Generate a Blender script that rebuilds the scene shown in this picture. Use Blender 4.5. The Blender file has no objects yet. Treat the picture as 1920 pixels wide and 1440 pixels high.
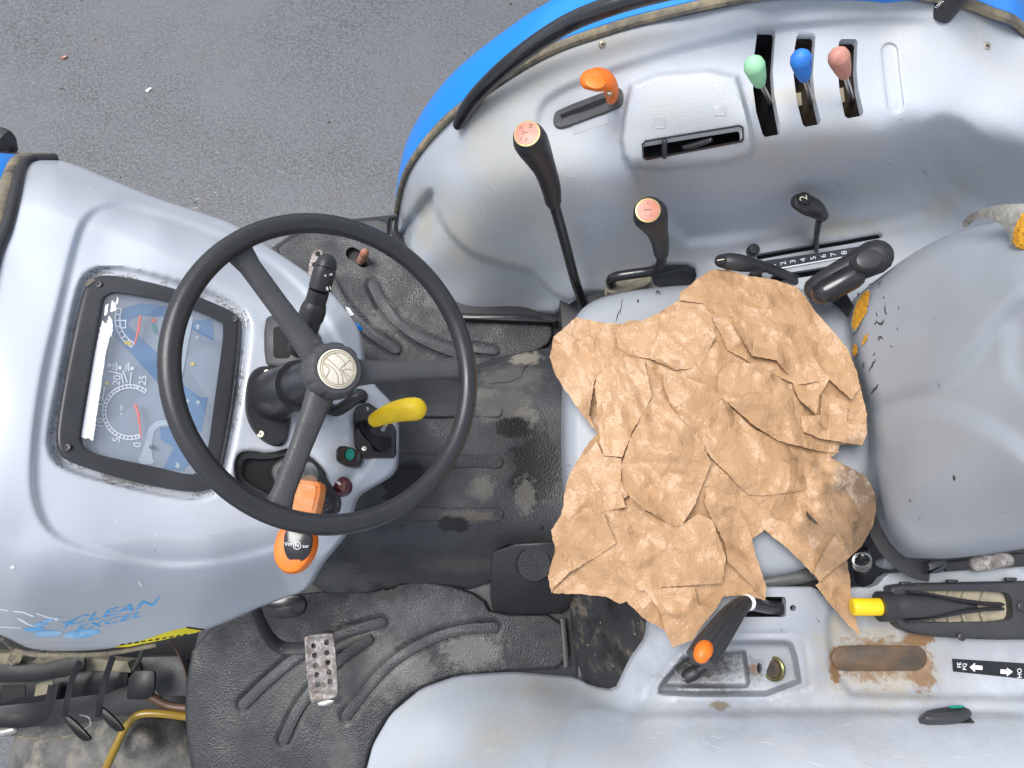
import bpy, bmesh, math, random
import numpy as np
from mathutils import Vector, Matrix
from mathutils.geometry import delaunay_2d_cdt

rng = np.random.default_rng(7)
random.seed(7)
R = math.radians
scene = bpy.context.scene
col = scene.collection

# ------------------------------------------------------------------ camera, sky, sun, exposure
F = 1400.0                     # focal length in pixels of the 1920 px wide photograph
CAMZ = 1.70                    # metres above the operator platform
TILT = R(12.8)
cam_d = bpy.data.cameras.new("camera")
cam_d.sensor_width = 36.0
cam_d.lens = F / 1920 * 36.0
cam_d.clip_start = 0.02
cam_d.clip_end = 400
cam = bpy.data.objects.new("camera", cam_d)
col.objects.link(cam)
cam.location = (0, 0, CAMZ)
cam.rotation_euler = (TILT, 0, 0)
scene.camera = cam

SUN_EL, SUN_AZ = R(69), R(298)
world = bpy.data.worlds.new("World")
scene.world = world
world.use_nodes = True
wn, wl = world.node_tree.nodes, world.node_tree.links
wn.clear()
sky = wn.new("ShaderNodeTexSky")
sky.sky_type = 'NISHITA'
sky.sun_disc = False
sky.sun_elevation = SUN_EL
sky.sun_rotation = SUN_AZ
sky.air_density = 1.0
sky.dust_density = 1.5
sky.ozone_density = 1.0
hsv = wn.new("ShaderNodeHueSaturation")
hsv.inputs['Saturation'].default_value = 0.46
bg = wn.new("ShaderNodeBackground")
bg.inputs['Strength'].default_value = 0.10
wo = wn.new("ShaderNodeOutputWorld")
wl.new(sky.outputs[0], hsv.inputs['Color'])
wl.new(hsv.outputs[0], bg.inputs['Color'])
wl.new(bg.outputs[0], wo.inputs['Surface'])

sun_d = bpy.data.lights.new("sun", 'SUN')
sun_d.energy = 1.5
sun_d.angle = R(32)
sun_d.color = (1.0, 0.985, 0.965)
sun = bpy.data.objects.new("sun", sun_d)
col.objects.link(sun)
_sd = Vector((math.sin(SUN_AZ) * math.cos(SUN_EL), math.cos(SUN_AZ) * math.cos(SUN_EL), math.sin(SUN_EL)))
sun.rotation_euler = _sd.to_track_quat('Z', 'Y').to_euler()
sun.location = (0, 0, 6)

vs = scene.view_settings
vs.view_transform = 'Standard'
vs.look = 'None'
vs.gamma = 1.0
vs.exposure = 1.2
vs.use_curve_mapping = False

# ------------------------------------------------------------------ geometry helpers
CT, ST = math.cos(TILT), math.sin(TILT)
CAM = np.array([0, 0, CAMZ])

def ray(px, py):
    x = (np.asarray(px, float) - 960) / F
    y = -(np.asarray(py, float) - 720) / F
    return x, y * CT + ST, y * ST - CT

def P(px, py, z):
    "world point(s) at height z seen at a photograph position"
    dx, dy, dz = ray(px, py)
    t = (np.asarray(z, float) - CAMZ) / dz
    return np.stack([dx * t, dy * t, CAMZ + dz * t], -1)

def PY(px, py, Y):
    dx, dy, dz = ray(px, py)
    t = Y / dy
    return np.stack([dx * t, dy * t, CAMZ + dz * t], -1)

def proj(w):
    w = np.asarray(w, float) - CAM
    yc = w[..., 1] * CT + w[..., 2] * ST
    zc = -w[..., 1] * ST + w[..., 2] * CT
    return np.stack([960 + F * w[..., 0] / -zc, 720 - F * yc / -zc], -1)

def crom(pts, per=6, closed=False):
    p = np.asarray(pts, float)
    n = len(p)
    out = []
    segs = n if closed else n - 1
    for i in range(segs):
        if closed:
            a, b, c, d = p[(i - 1) % n], p[i], p[(i + 1) % n], p[(i + 2) % n]
        else:
            b, c = p[i], p[i + 1]
            a = p[i - 1] if i > 0 else 2 * b - c
            d = p[i + 2] if i + 2 < n else 2 * c - b
        for k in range(per):
            t = k / per
            out.append(0.5 * ((2 * b) + (c - a) * t + (2 * a - 5 * b + 4 * c - d) * t * t + (3 * b - a - 3 * c + d) * t ** 3))
    if not closed:
        out.append(p[-1])
    return np.array(out)

def chaikin(pts, it=2):
    p = np.asarray(pts, float)
    for _ in range(it):
        q = np.roll(p, -1, 0)
        p = np.stack([.75 * p + .25 * q, .25 * p + .75 * q], 1).reshape(-1, p.shape[1])
    return p

def rrect(x0, y0, x1, y1, r, n=5):
    out = []
    for cx, cy, a0 in ((x1 - r, y0 + r, -90), (x1 - r, y1 - r, 0), (x0 + r, y1 - r, 90), (x0 + r, y0 + r, 180)):
        for k in range(n):
            a = R(a0 + 90 * k / (n - 1))
            out.append((cx + r * math.cos(a), cy + r * math.sin(a)))
    return np.array(out)

def ellipse(cx, cy, rx, ry, n=28, rot=0):
    a = np.linspace(0, 2 * math.pi, n, endpoint=False)
    x, y = rx * np.cos(a), ry * np.sin(a)
    c, s = math.cos(R(rot)), math.sin(R(rot))
    return np.stack([cx + x * c - y * s, cy + x * s + y * c], -1)

def stadium(line, hw, n=6):
    "outline of a constant-width band along a polyline with round ends"
    p = np.asarray(line, float)
    d = np.gradient(p, axis=0)
    d /= np.linalg.norm(d, axis=1)[:, None]
    nrm = np.stack([-d[:, 1], d[:, 0]], -1)
    L, Rr = p + nrm * hw, p - nrm * hw
    def cap(c, dirv, nv):
        a = np.linspace(math.pi / 2, -math.pi / 2, n + 2)[1:-1]
        return np.array([c + hw * (dirv * math.cos(t) + nv * math.sin(t)) for t in a])
    return np.concatenate([L, cap(p[-1], d[-1], nrm[-1]), Rr[::-1], cap(p[0], -d[0], -nrm[0])])

def resample(poly, step, closed=True):
    p = np.asarray(poly, float)
    if closed:
        p = np.concatenate([p, p[:1]])
    out = []
    for a, b in zip(p[:-1], p[1:]):
        L = np.linalg.norm(b - a)
        k = max(1, int(round(L / step)))
        for i in range(k):
            out.append(a + (b - a) * i / k)
    if not closed:
        out.append(p[-1])
    return np.array(out)

def inside(pts, poly):
    pts = np.asarray(pts, float)
    x, y = pts[:, 0], pts[:, 1]
    res = np.zeros(len(pts), bool)
    p = np.asarray(poly, float)
    q = np.roll(p, -1, 0)
    for (x0, y0), (x1, y1) in zip(p, q):
        if y0 == y1:
            continue
        c = ((y0 > y) != (y1 > y)) & (x < (x1 - x0) * (y - y0) / (y1 - y0) + x0)
        res ^= c
    return res

def dist(pts, poly, closed=True):
    pts = np.asarray(pts, float)
    p = np.asarray(poly, float)
    q = np.roll(p, -1, 0)
    if not closed:
        p, q = p[:-1], q[:-1]
    best = np.full(len(pts), 1e9)
    for a, b in zip(p, q):
        ab = b - a
        L = ab @ ab
        if L < 1e-12:
            continue
        t = np.clip(((pts - a) @ ab) / L, 0, 1)
        best = np.minimum(best, np.linalg.norm(pts - (a + t[:, None] * ab), axis=1))
    return best

def sstep(x):
    x = np.clip(x, 0, 1)
    return x * x * (3 - 2 * x)

class Height:
    "a smooth height surface through measured points plus stepped features"
    def __init__(self, ctrl, feats=(), grooves=(), off=0.0):
        c = np.asarray(ctrl, float)
        self.x = c[:, :2] / 300
        n = len(c)
        K = self.k(self.x, self.x) + np.eye(n) * 0.015
        Pm = np.concatenate([np.ones((n, 1)), self.x], 1)
        A = np.zeros((n + 3, n + 3))
        A[:n, :n], A[:n, n:], A[n:, :n] = K, Pm, Pm.T
        self.w = np.linalg.solve(A, np.concatenate([c[:, 2], np.zeros(3)]))
        self.feats, self.grooves, self.off = feats, grooves, off
    @staticmethod
    def k(a, b):
        r = np.linalg.norm(a[:, None] - b[None], axis=2)
        return np.where(r > 0, r * r * np.log(np.maximum(r, 1e-9)), 0)
    def __call__(self, px, py):
        px, py = np.broadcast_arrays(np.asarray(px, float), np.asarray(py, float))
        sh = px.shape
        q = np.stack([px.ravel(), py.ravel()], -1)
        x = q / 300
        z = self.k(x, self.x) @ self.w[:-3] + self.w[-3] + x @ self.w[-2:]
        for poly, depth, width in self.feats:
            sd = dist(q, poly) * np.where(inside(q, poly), 1, -1)
            z = z + (depth(q) if callable(depth) else depth) * sstep((sd + width / 2) / width)
        for line, depth, hw in self.grooves:
            z = z + depth * np.exp(-(dist(q, line, False) / hw) ** 2)
        return (z + self.off).reshape(sh)

def zz(z, px, py):
    return z(px, py) if callable(z) else np.full(np.shape(px), float(z))

def on(px, py, z, lift=0.0):
    "point on a height surface, lifted towards the viewer side by a few millimetres along the surface"
    w = P(px, py, zz(z, px, py))
    if lift:
        d = CAM - w
        w = w + d / np.linalg.norm(d, axis=-1, keepdims=True) * lift
    return w

# ------------------------------------------------------------------ object helpers
def tag(o, label=None, cat=None, group=None, kind=None):
    if label: o['label'] = label
    if cat: o['category'] = cat
    if group: o['group'] = group
    if kind: o['kind'] = kind
    return o

def add(name, verts, faces, mat, parent=None, label=None, smooth=True, ang=38):
    me = bpy.data.meshes.new(name)
    me.from_pydata([tuple(map(float, v)) for v in verts], [], [tuple(int(i) for i in f) for f in faces])
    me.validate()
    bm = bmesh.new(); bm.from_mesh(me)
    bmesh.ops.recalc_face_normals(bm, faces=bm.faces)
    bm.to_mesh(me); bm.free()
    if smooth:
        me.polygons.foreach_set('use_smooth', [True] * len(me.polygons))
        me.set_sharp_from_angle(angle=R(ang))
    if mat: me.materials.append(mat)
    o = bpy.data.objects.new(name, me)
    col.objects.link(o)
    if parent is not None:
        o.parent = parent
        o.matrix_parent_inverse = Matrix.Translation(-parent_world(parent))
    if label: o['label'] = label
    return o

def parent_world(p):
    return p.location.copy() if p.type == 'EMPTY' else Vector((0, 0, 0))

def merge(*geos):
    V, Fc, n = [], [], 0
    for v, f in geos:
        V += [tuple(a) for a in v]
        Fc += [tuple(i + n for i in g) for g in f]
        n += len(v)
    return V, Fc

def surf_geo(outline, z, step=6, holes=(), thick=0.008, roll=None, extra=()):
    out = resample(outline, step)
    hl = [resample(h, min(step, 4)) for h in holes]
    x0, y0 = out.min(0); x1, y1 = out.max(0)
    gx, gy = np.meshgrid(np.arange(x0, x1, step), np.arange(y0, y1, step))
    gx = gx + (np.arange(gx.shape[0]) % 2)[:, None] * step / 2
    g = np.stack([gx.ravel(), gy.ravel()], -1)
    g = g[inside(g, out)]
    rings = []
    if roll:
        o2 = out[::-1] if (np.roll(out, -1, 0)[:, 0] * out[:, 1] - out[:, 0] * np.roll(out, -1, 0)[:, 1]).sum() < 0 else out
        tg = np.roll(out, -1, 0) - np.roll(out, 1, 0); tg /= np.maximum(np.linalg.norm(tg, axis=1), 1e-9)[:, None]
        nr = np.stack([-tg[:, 1], tg[:, 0]], -1)
        if inside(out + nr * 1.5, out).mean() < .5: nr = -nr
        for fr_ in (.12, .38, .72, 1.05):
            q_ = out + nr * roll[0] * fr_
            q_ = q_[inside(q_, out)]; q_ = q_[dist(q_, out) > roll[0] * fr_ * .93]
            rings.append(q_)
        g = g[dist(g, out) > roll[0] * 1.05 + step * .45]
    else:
        g = g[dist(g, out) > step * 0.55]
    if rings: g = np.concatenate(rings + [g])
    for ln, wd in extra:
        ln = resample(ln, 4.0)
        tg = np.roll(ln, -1, 0) - np.roll(ln, 1, 0); tg /= np.maximum(np.linalg.norm(tg, axis=1), 1e-9)[:, None]
        nr = np.stack([-tg[:, 1], tg[:, 0]], -1)
        g = g[dist(g, ln) > wd * .5 + 2.5]
        ad = np.concatenate([ln + nr * wd * f_ for f_ in (-.5, -.25, 0, .25, .5)])
        ad = ad[inside(ad, out)]; ad = ad[dist(ad, out) > (roll[0] * 1.1 if roll else step)]
        g = np.concatenate([g, ad])
    for h in hl:
        g = g[~inside(g, h)]
        g = g[dist(g, h) > step * 0.45]
    pts, edges = [out], []
    n = 0
    for loop in [out] + hl:
        k = len(loop)
        edges += [(n + i, n + (i + 1) % k) for i in range(k)]
        n += k
    pts = np.concatenate([out] + hl + [g])
    r = delaunay_2d_cdt([Vector(p) for p in pts], edges, [], 0, 1e-4)
    v2 = np.array([(v.x, v.y) for v in r[0]])
    tris = np.array([f for f in r[2]])
    cen = v2[tris].mean(1)
    keep = inside(cen, out)
    for h in hl:
        keep &= ~inside(cen, h)
    tris = tris[keep]
    zv = zz(z, v2[:, 0], v2[:, 1])
    if roll:
        d = dist(v2, out)
        u = np.clip(1 - d / roll[0], 0, 1)
        zv = zv - roll[1] * (1 - np.sqrt(np.maximum(0, 1 - u * u)))
    w = P(v2[:, 0], v2[:, 1], zv)
    V = [tuple(a) for a in w]
    Fc = [tuple(t) for t in tris]
    if thick:
        cnt = {}
        for t in Fc:
            for a, b in ((t[0], t[1]), (t[1], t[2]), (t[2], t[0])):
                cnt[(a, b)] = cnt.get((a, b), 0) + 1
        idx = {}
        def dn(i, lower):
            if (i, lower) not in idx:
                idx[(i, lower)] = len(V)
                x, y, zc = w[i]
                V.append((x, y, zc - (thick if lower else 0)))
            return idx[(i, lower)]
        for (a, b) in list(cnt):
            if (b, a) not in cnt:
                Fc.append((a, dn(a, 1), dn(b, 1), b))
    return V, Fc

def surf(name, outline, z, mat, parent, step=6, holes=(), thick=0.008, roll=None, label=None, ang=60, extra=()):
    V, Fc = surf_geo(outline, z, step, holes, thick, roll, extra)
    return add(name, V, Fc, mat, parent, label, True, ang)

def plate_world(top, h, bevel=0.002, up=(0, 0, 1), dome=0.0):
    "rounded slab whose top outline is given in world space; extends h downwards along -up"
    top = np.asarray(top, float)
    up = np.asarray(up, float); up = up / np.linalg.norm(up)
    c = top.mean(0)
    t = np.roll(top, -1, 0) - np.roll(top, 1, 0)
    t /= np.maximum(np.linalg.norm(t, axis=1), 1e-9)[:, None]
    nin = np.cross(up, t)
    if ((c - top) * nin).sum() < 0:
        nin = -nin
    n = len(top)
    rings = [top - up * h, top - up * bevel, top - up * bevel * .3 + nin * bevel * .3, top + nin * bevel]
    if dome:
        rings.append(top + (c - top) * .35 + up * dome * .75)
        rings.append(top + (c - top) * .7 + up * dome)
    V = [tuple(a) for r_ in rings for a in r_]
    Fc = []
    for k in range(len(rings) - 1):
        for i in range(n):
            j = (i + 1) % n
            Fc.append((k * n + i, k * n + j, (k + 1) * n + j, (k + 1) * n + i))
    Fc.append(tuple(range((len(rings) - 1) * n, len(rings) * n)))
    Fc.append(tuple(range(n))[::-1])
    return V, Fc

def plate(name, outline, z, h, mat, parent, bevel=0.002, label=None, up=(0, 0, 1), dome=0.0):
    o = np.asarray(outline, float)
    top = P(o[:, 0], o[:, 1], zz(z, o[:, 0], o[:, 1]))
    V, Fc = plate_world(top, h, bevel, up, dome)
    return add(name, V, Fc, mat, parent, label)

def decal(name, outline, z, mat, parent, lift=0.0012, label=None, step=10, holes=()):
    "a thin film following a surface"
    V, Fc = surf_geo(outline, lambda a, b: zz(z, a, b), step, holes, 0)
    v = np.array(V)
    d = CAM - v
    v = v + d / np.linalg.norm(d, axis=1)[:, None] * lift
    return add(name, v, Fc, mat, parent, label)

def tube_geo(pts, r, n=14, rnd=(False, False), ell=(1, 1), up0=None):
    p = np.asarray(pts, float)
    r = np.full(len(p), float(r)) if np.isscalar(r) else np.asarray(r, float)
    if rnd[1]:
        d = p[-1] - p[-2]; d /= np.linalg.norm(d)
        ex = [(p[-1] + d * r[-1] * math.sin(a), r[-1] * math.cos(a)) for a in (R(30), R(55), R(75), R(87))]
        p = np.concatenate([p, [e[0] for e in ex]]); r = np.concatenate([r, [e[1] for e in ex]])
    if rnd[0]:
        d = p[0] - p[1]; d /= np.linalg.norm(d)
        ex = [(p[0] + d * r[0] * math.sin(a), r[0] * math.cos(a)) for a in (R(87), R(75), R(55), R(30))]
        p = np.concatenate([[e[0] for e in ex], p]); r = np.concatenate([[e[1] for e in ex], r])
    t = np.gradient(p, axis=0)
    t /= np.maximum(np.linalg.norm(t, axis=1), 1e-12)[:, None]
    u = np.array(up0 if up0 is not None else ((0, 0, 1) if abs(t[0][2]) < .9 else (1, 0, 0)), float)
    V, Fc = [], []
    for i in range(len(p)):
        u = u - t[i] * (u @ t[i]); u /= np.linalg.norm(u)
        v = np.cross(t[i], u)
        for k in range(n):
            a = 2 * math.pi * k / n
            V.append(p[i] + r[i] * (ell[0] * math.cos(a) * v + ell[1] * math.sin(a) * u))
    m = len(p)
    for i in range(m - 1):
        for k in range(n):
            j = (k + 1) % n
            Fc.append((i * n + k, i * n + j, (i + 1) * n + j, (i + 1) * n + k))
    Fc.append(tuple(range(n))[::-1])
    Fc.append(tuple(range((m - 1) * n, m * n)))
    return V, Fc

def tube(name, pts, r, mat, parent, n=14, rnd=(False, False), ell=(1, 1), up0=None, per=0, label=None, ang=38):
    p = np.asarray(pts, float)
    if per:
        rr = np.full(len(p), float(r)) if np.isscalar(r) else np.asarray(r, float)
        q = crom(np.concatenate([p, rr[:, None]], 1), per)
        p, r = q[:, :3], q[:, 3]
    V, Fc = tube_geo(p, r, n, rnd, ell, up0)
    return add(name, V, Fc, mat, parent, label, True, ang)

def pts3(lst):
    return np.array([P(a, b, c) for a, b, c in lst])

def lathe_geo(a, axis, prof, n=24):
    "prof: list of (distance along axis, radius)"
    a = np.asarray(a, float); axis = np.asarray(axis, float); axis = axis / np.linalg.norm(axis)
    u = np.cross(axis, (0, 1, 0)); u = u / np.linalg.norm(u)
    v = np.cross(axis, u)
    V, Fc = [], []
    for h, r in prof:
        for k in range(n):
            t = 2 * math.pi * k / n
            V.append(a + axis * h + r * (math.cos(t) * u + math.sin(t) * v))
    m = len(prof)
    for i in range(m - 1):
        for k in range(n):
            j = (k + 1) % n
            Fc.append((i * n + k, i * n + j, (i + 1) * n + j, (i + 1) * n + k))
    Fc.append(tuple(range(n))[::-1]); Fc.append(tuple(range((m - 1) * n, m * n)))
    return V, Fc

def lathe(name, a, axis, prof, mat, parent, n=24, label=None):
    V, Fc = lathe_geo(a, axis, prof, n)
    return add(name, V, Fc, mat, parent, label)

_txt = {}
def text_geo(s):
    if s not in _txt:
        c = bpy.data.curves.new('lettering', 'FONT')
        c.body = s; c.size = 1; c.align_x = 'CENTER'; c.align_y = 'CENTER'; c.resolution_u = 3
        o = bpy.data.objects.new('lettering', c)
        col.objects.link(o)
        dg = bpy.context.evaluated_depsgraph_get()
        me = bpy.data.meshes.new_from_object(o.evaluated_get(dg))
        v = np.array([(q.co.x, q.co.y) for q in me.vertices]).reshape(-1, 2)
        f = [tuple(p.vertices) for p in me.polygons]
        bpy.data.objects.remove(o); bpy.data.curves.remove(c); bpy.data.meshes.remove(me)
        _txt[s] = (v, f)
    return _txt[s]

def lettering(name, s, cx, cy, size, ang, z, mat, parent, lift=0.0015, sx=1.0, shear=0.0, bold=0.0):
    "text printed on a surface; ang is the reading direction in the picture, degrees anticlockwise"
    v, f = text_geo(s)
    x, y = v[:, 0] * size * sx + v[:, 1] * size * shear, v[:, 1] * size
    c, sn = math.cos(R(ang)), math.sin(R(ang))
    px = cx + x * c - y * sn
    py = cy - (x * sn + y * c)
    w = on(px, py, z, lift)
    return add(name, w, f, mat, parent, None, False)

def perlin(q, s, seed):
    r_ = np.random.default_rng(seed); out = np.zeros(len(q)); amp = 1
    for o in range(4):
        g = r_.random((64, 64)); x = q / s * 2 ** o; i = np.floor(x).astype(int); f = x - i; f = f * f * (3 - 2 * f)
        v = lambda a, b: g[(i[:, 0] + a) % 64, (i[:, 1] + b) % 64]
        out += amp * ((v(0, 0) * (1 - f[:, 0]) + v(1, 0) * f[:, 0]) * (1 - f[:, 1]) + (v(0, 1) * (1 - f[:, 0]) + v(1, 1) * f[:, 0]) * f[:, 1]); amp *= .55
    return out / 2.1
def stain(name, poly, thr, z, mat, parent, seed, step=2.4, s=22, edge=14, lift=.0009, mid=0, excl=None):
    V, Fc = surf_geo(resample(poly, step), z, step, (), 0)
    v = np.array(V); px = proj(v)
    d = CAM - v; v = v + d / np.linalg.norm(d, axis=1)[:, None] * lift
    cen = np.array([px[list(f)].mean(0) for f in Fc])
    nse = perlin(cen, s, seed) + .45 * (rng.random(len(cen)) - .5)
    ed = np.clip(dist(cen, poly) / edge, 0, 1)
    keep = nse + .22 * ed > thr
    if excl is not None: keep &= ~inside(cen, excl)
    o = add(name, v, [f for f, k in zip(Fc, keep) if k], mat, parent, None, False)
    o['kind'] = 'stuff'
    return o

# ------------------------------------------------------------------ materials
def lin(r, g, b):
    f = lambda c: (c / 255 / 12.92) if c <= 10 else (((c / 255) + .055) / 1.055) ** 2.4
    return (f(r), f(g), f(b))

def material(name, c, rough=.5, metal=0, c2=None, vscale=8, vamt=.5, bump=0, bscale=400, btype='noise', dirt=None, dscale=14, dthr=.58, dsoft=.12,
             coat=0, spec=.5, rvar=0, speck=None, sscale=260, sthr=.08, dirt2=None, d2scale=40, d2thr=.6, trans=0, scratch=0, spots=()):
    m = bpy.data.materials.new(name)
    m.use_nodes = True
    nt = m.node_tree; N, L = nt.nodes, nt.links
    b = N['Principled BSDF']
    b.inputs['Roughness'].default_value = rough
    b.inputs['Metallic'].default_value = metal
    b.inputs['Specular IOR Level'].default_value = spec
    b.inputs['Coat Weight'].default_value = coat
    b.inputs['Coat Roughness'].default_value = .12
    if trans: b.inputs['Transmission Weight'].default_value = trans
    tc = N.new('ShaderNodeTexCoord')
    def noise(scale, det=4, rg=.6):
        t = N.new('ShaderNodeTexNoise')
        t.inputs['Scale'].default_value = scale; t.inputs['Detail'].default_value = det; t.inputs['Roughness'].default_value = rg
        L.new(tc.outputs['Object'], t.inputs['Vector'])
        return t.outputs['Fac']
    def ramp(src, a, bb):
        r = N.new('ShaderNodeMapRange')
        r.inputs['From Min'].default_value = a; r.inputs['From Max'].default_value = bb
        L.new(src, r.inputs['Value'])
        return r.outputs[0]
    def mix(fac, a, bb):
        x = N.new('ShaderNodeMix'); x.data_type = 'RGBA'
        if hasattr(fac, 'is_linked') or hasattr(fac, 'links'): L.new(fac, x.inputs['Factor'])
        else: x.inputs['Factor'].default_value = fac
        for s, i in ((a, 6), (bb, 7)):
            if isinstance(s, tuple): x.inputs[i].default_value = (*s, 1)
            else: L.new(s, x.inputs[i])
        return x.outputs[2]
    cur = tuple(c)
    cc2 = c2 if c2 else tuple(v * .82 for v in c)
    cur = mix(ramp(noise(vscale, 6), .5 - .25 / max(vamt, .01) * .5, .5 + .25 / max(vamt, .01) * .5), cur, tuple(cc2))
    roughsock = None
    if dirt:
        fac = ramp(noise(dscale, 8, .65), dthr - dsoft, dthr + dsoft)
        cur = mix(fac, cur, tuple(dirt)); roughsock = fac
    if dirt2:
        cur = mix(ramp(noise(d2scale, 8, .7), d2thr - .06, d2thr + .06), cur, tuple(dirt2))
    if speck:
        v = N.new('ShaderNodeTexVoronoi'); v.inputs['Scale'].default_value = sscale
        L.new(tc.outputs['Object'], v.inputs['Vector'])
        n1 = ramp(v.outputs['Distance'], sthr, sthr * .5)
        wn_ = N.new('ShaderNodeTexWhiteNoise'); L.new(v.outputs['Color'], wn_.inputs['Vector'])
        k = ramp(wn_.outputs['Value'], .8, .82)
        mm = N.new('ShaderNodeMath'); mm.operation = 'MULTIPLY'
        L.new(n1, mm.inputs[0]); L.new(k, mm.inputs[1])
        cur = mix(mm.outputs[0], cur, tuple(speck))
    if scratch:
        wv = N.new('ShaderNodeTexNoise'); wv.inputs['Scale'].default_value = 60; wv.inputs['Detail'].default_value = 3
        mp = N.new('ShaderNodeMapping'); mp.inputs['Scale'].default_value = (1, 9, 1); mp.inputs['Rotation'].default_value = (0, 0, .6)
        L.new(tc.outputs['Object'], mp.inputs['Vector']); L.new(mp.outputs[0], wv.inputs['Vector'])
        fs = ramp(wv.outputs['Fac'], .70, .74)
        sm = N.new('ShaderNodeMath'); sm.operation = 'MULTIPLY'; L.new(fs, sm.inputs[0]); sm.inputs[1].default_value = scratch
        cur = mix(sm.outputs[0], cur, tuple(min(1, v * 1.7 + .03) for v in c))
    for cen, rad, scol, nsc, thr, soft, *opt in spots:
        s1 = N.new('ShaderNodeVectorMath'); s1.operation = 'SUBTRACT'; s1.inputs[1].default_value = tuple(float(v) for v in cen)
        L.new(tc.outputs['Object'], s1.inputs[0])
        s2 = N.new('ShaderNodeVectorMath'); s2.operation = 'DIVIDE'; s2.inputs[1].default_value = tuple(float(v) for v in rad); L.new(s1.outputs[0], s2.inputs[0])
        s3 = N.new('ShaderNodeVectorMath'); s3.operation = 'LENGTH'; L.new(s2.outputs[0], s3.inputs[0])
        s4 = N.new('ShaderNodeMath'); s4.operation = 'MULTIPLY_ADD'; s4.inputs[1].default_value = -.55; L.new(s3.outputs['Value'], s4.inputs[0]); L.new(noise(nsc, 9, .72), s4.inputs[2])
        fsp = ramp(s4.outputs[0], thr - soft, thr + soft)
        if opt:
            sq = N.new('ShaderNodeMath'); sq.operation = 'MULTIPLY'; sq.inputs[1].default_value = opt[0]; L.new(fsp, sq.inputs[0]); fsp = sq.outputs[0]
        cur = mix(fsp, cur, tuple(scol))
    if isinstance(cur, tuple): b.inputs['Base Color'].default_value = (*cur, 1)
    else: L.new(cur, b.inputs['Base Color'])
    if rvar:
        rr = N.new('ShaderNodeMapRange')
        rr.inputs['From Min'].default_value = .3; rr.inputs['From Max'].default_value = .7
        rr.inputs['To Min'].default_value = max(.02, rough - rvar); rr.inputs['To Max'].default_value = min(1, rough + rvar)
        L.new(noise(vscale * 1.7, 6), rr.inputs['Value'])
        L.new(rr.outputs[0], b.inputs['Roughness'])
    if bump:
        if btype == 'voronoi':
            v = N.new('ShaderNodeTexVoronoi'); v.feature = 'SMOOTH_F1'; v.inputs['Scale'].default_value = bscale
            L.new(tc.outputs['Object'], v.inputs['Vector']); h = v.outputs['Distance']
        else:
            h = noise(bscale, 3, .55)
        bp = N.new('ShaderNodeBump'); bp.inputs['Strength'].default_value = bump; bp.inputs['Distance'].default_value = .002
        L.new(h, bp.inputs['Height']); L.new(bp.outputs[0], b.inputs['Normal'])
    return m

M = {}
G = (.475, .505, .55)
M['asphalt'] = material('asphalt', (.112, .116, .125), .55, c2=(.045, .047, .052), vscale=105, vamt=1.5, bump=1.0, bscale=120, dirt=(.112, .116, .126), dscale=2.2, dthr=.54, dsoft=.2,
                        dirt2=(.10, .095, .09), d2scale=4, d2thr=.66, speck=(.55, .50, .42), sscale=70, sthr=.10, rvar=.18)
PANEL = dict(c=G, rough=.48, c2=(.44, .47, .51), vscale=5, vamt=.8, bump=.42, bscale=440, dirt=(.50, .485, .44), dscale=6, dthr=.63, dsoft=.16, rvar=.10, scratch=.10, speck=(.10, .095, .09), sscale=45, sthr=.03)
YEL = (.475, .46, .405)
M['panel'] = material('grained_grey_plastic', **PANEL, spots=[
    (P(985, 350, .47), (.13, .12, .2), (.46, .455, .425), 9, .05, .22, .9), (P(870, 440, .22), (.10, .10, .2), (.44, .43, .39), 9, .08, .22, .8), (P(1130, 75, .70), (.16, .05, .2), YEL, 22, .22, .20, .8), (P(900, 200, .52), (.06, .12, .2), YEL, 20, .22, .22, .7), (P(790, 420, .15), (.05, .06, .2), (.44, .41, .33), 30, .18, .16, .8), (P(1205, 365, .52), (.04, .06, .2), YEL, 30, .18, .18, .8),
    (P(1560, 425, .38), (.18, .03, .06), (.42, .405, .35), 26, .20, .18, .85), (P(1750, 400, .40), (.05, .05, .2), YEL, 30, .2, .2, .8), (P(1480, 180, .70), (.12, .03, .2), YEL, 40, .26, .14, .8), (P(1000, 140, .62), (.10, .06, .2), YEL, 25, .25, .2, .8)])
RUST, RUST2 = (.21, .118, .052), (.35, .32, .265)
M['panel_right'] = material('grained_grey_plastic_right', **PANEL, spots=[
    (P(1600, 1190, .39), (.45, .16, .12), (.315, .33, .355), 7, -.02, .16, .92), (P(1330, 1258, .32), (.075, .030, .05), (.06, .056, .052), 130, -.06, .22, .97),  # first spot: dirt film plus shade painted into the console colour
    (P(1650, 1235, .37), (.145, .085, .2), RUST2, 34, .10, .16, .95), (P(1650, 1240, .37), (.125, .060, .2), RUST, 75, .20, .10, .9), (P(1738, 1262, .37), (.035, .05, .2), RUST, 80, .16, .08, .95), (P(1725, 1195, .37), (.04, .025, .2), RUST, 70, .13, .06), (P(1570, 1250, .37), (.02, .05, .2), RUST, 80, .18, .06),
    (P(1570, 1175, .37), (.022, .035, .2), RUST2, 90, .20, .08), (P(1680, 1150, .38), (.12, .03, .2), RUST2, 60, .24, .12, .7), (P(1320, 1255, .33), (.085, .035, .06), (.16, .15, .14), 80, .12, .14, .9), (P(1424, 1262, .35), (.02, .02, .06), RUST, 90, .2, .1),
    (P(1350, 1322, .37), (.03, .008, .1), (.22, .19, .14), 60, .18, .1), (P(920, 1380, .25), (.09, .05, .2), (.46, .45, .41), 20, .26, .2, .7), (P(1000, 1300, .18), (.14, .03, .2), (.40, .39, .35), 30, .24, .2, .8)])
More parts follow.
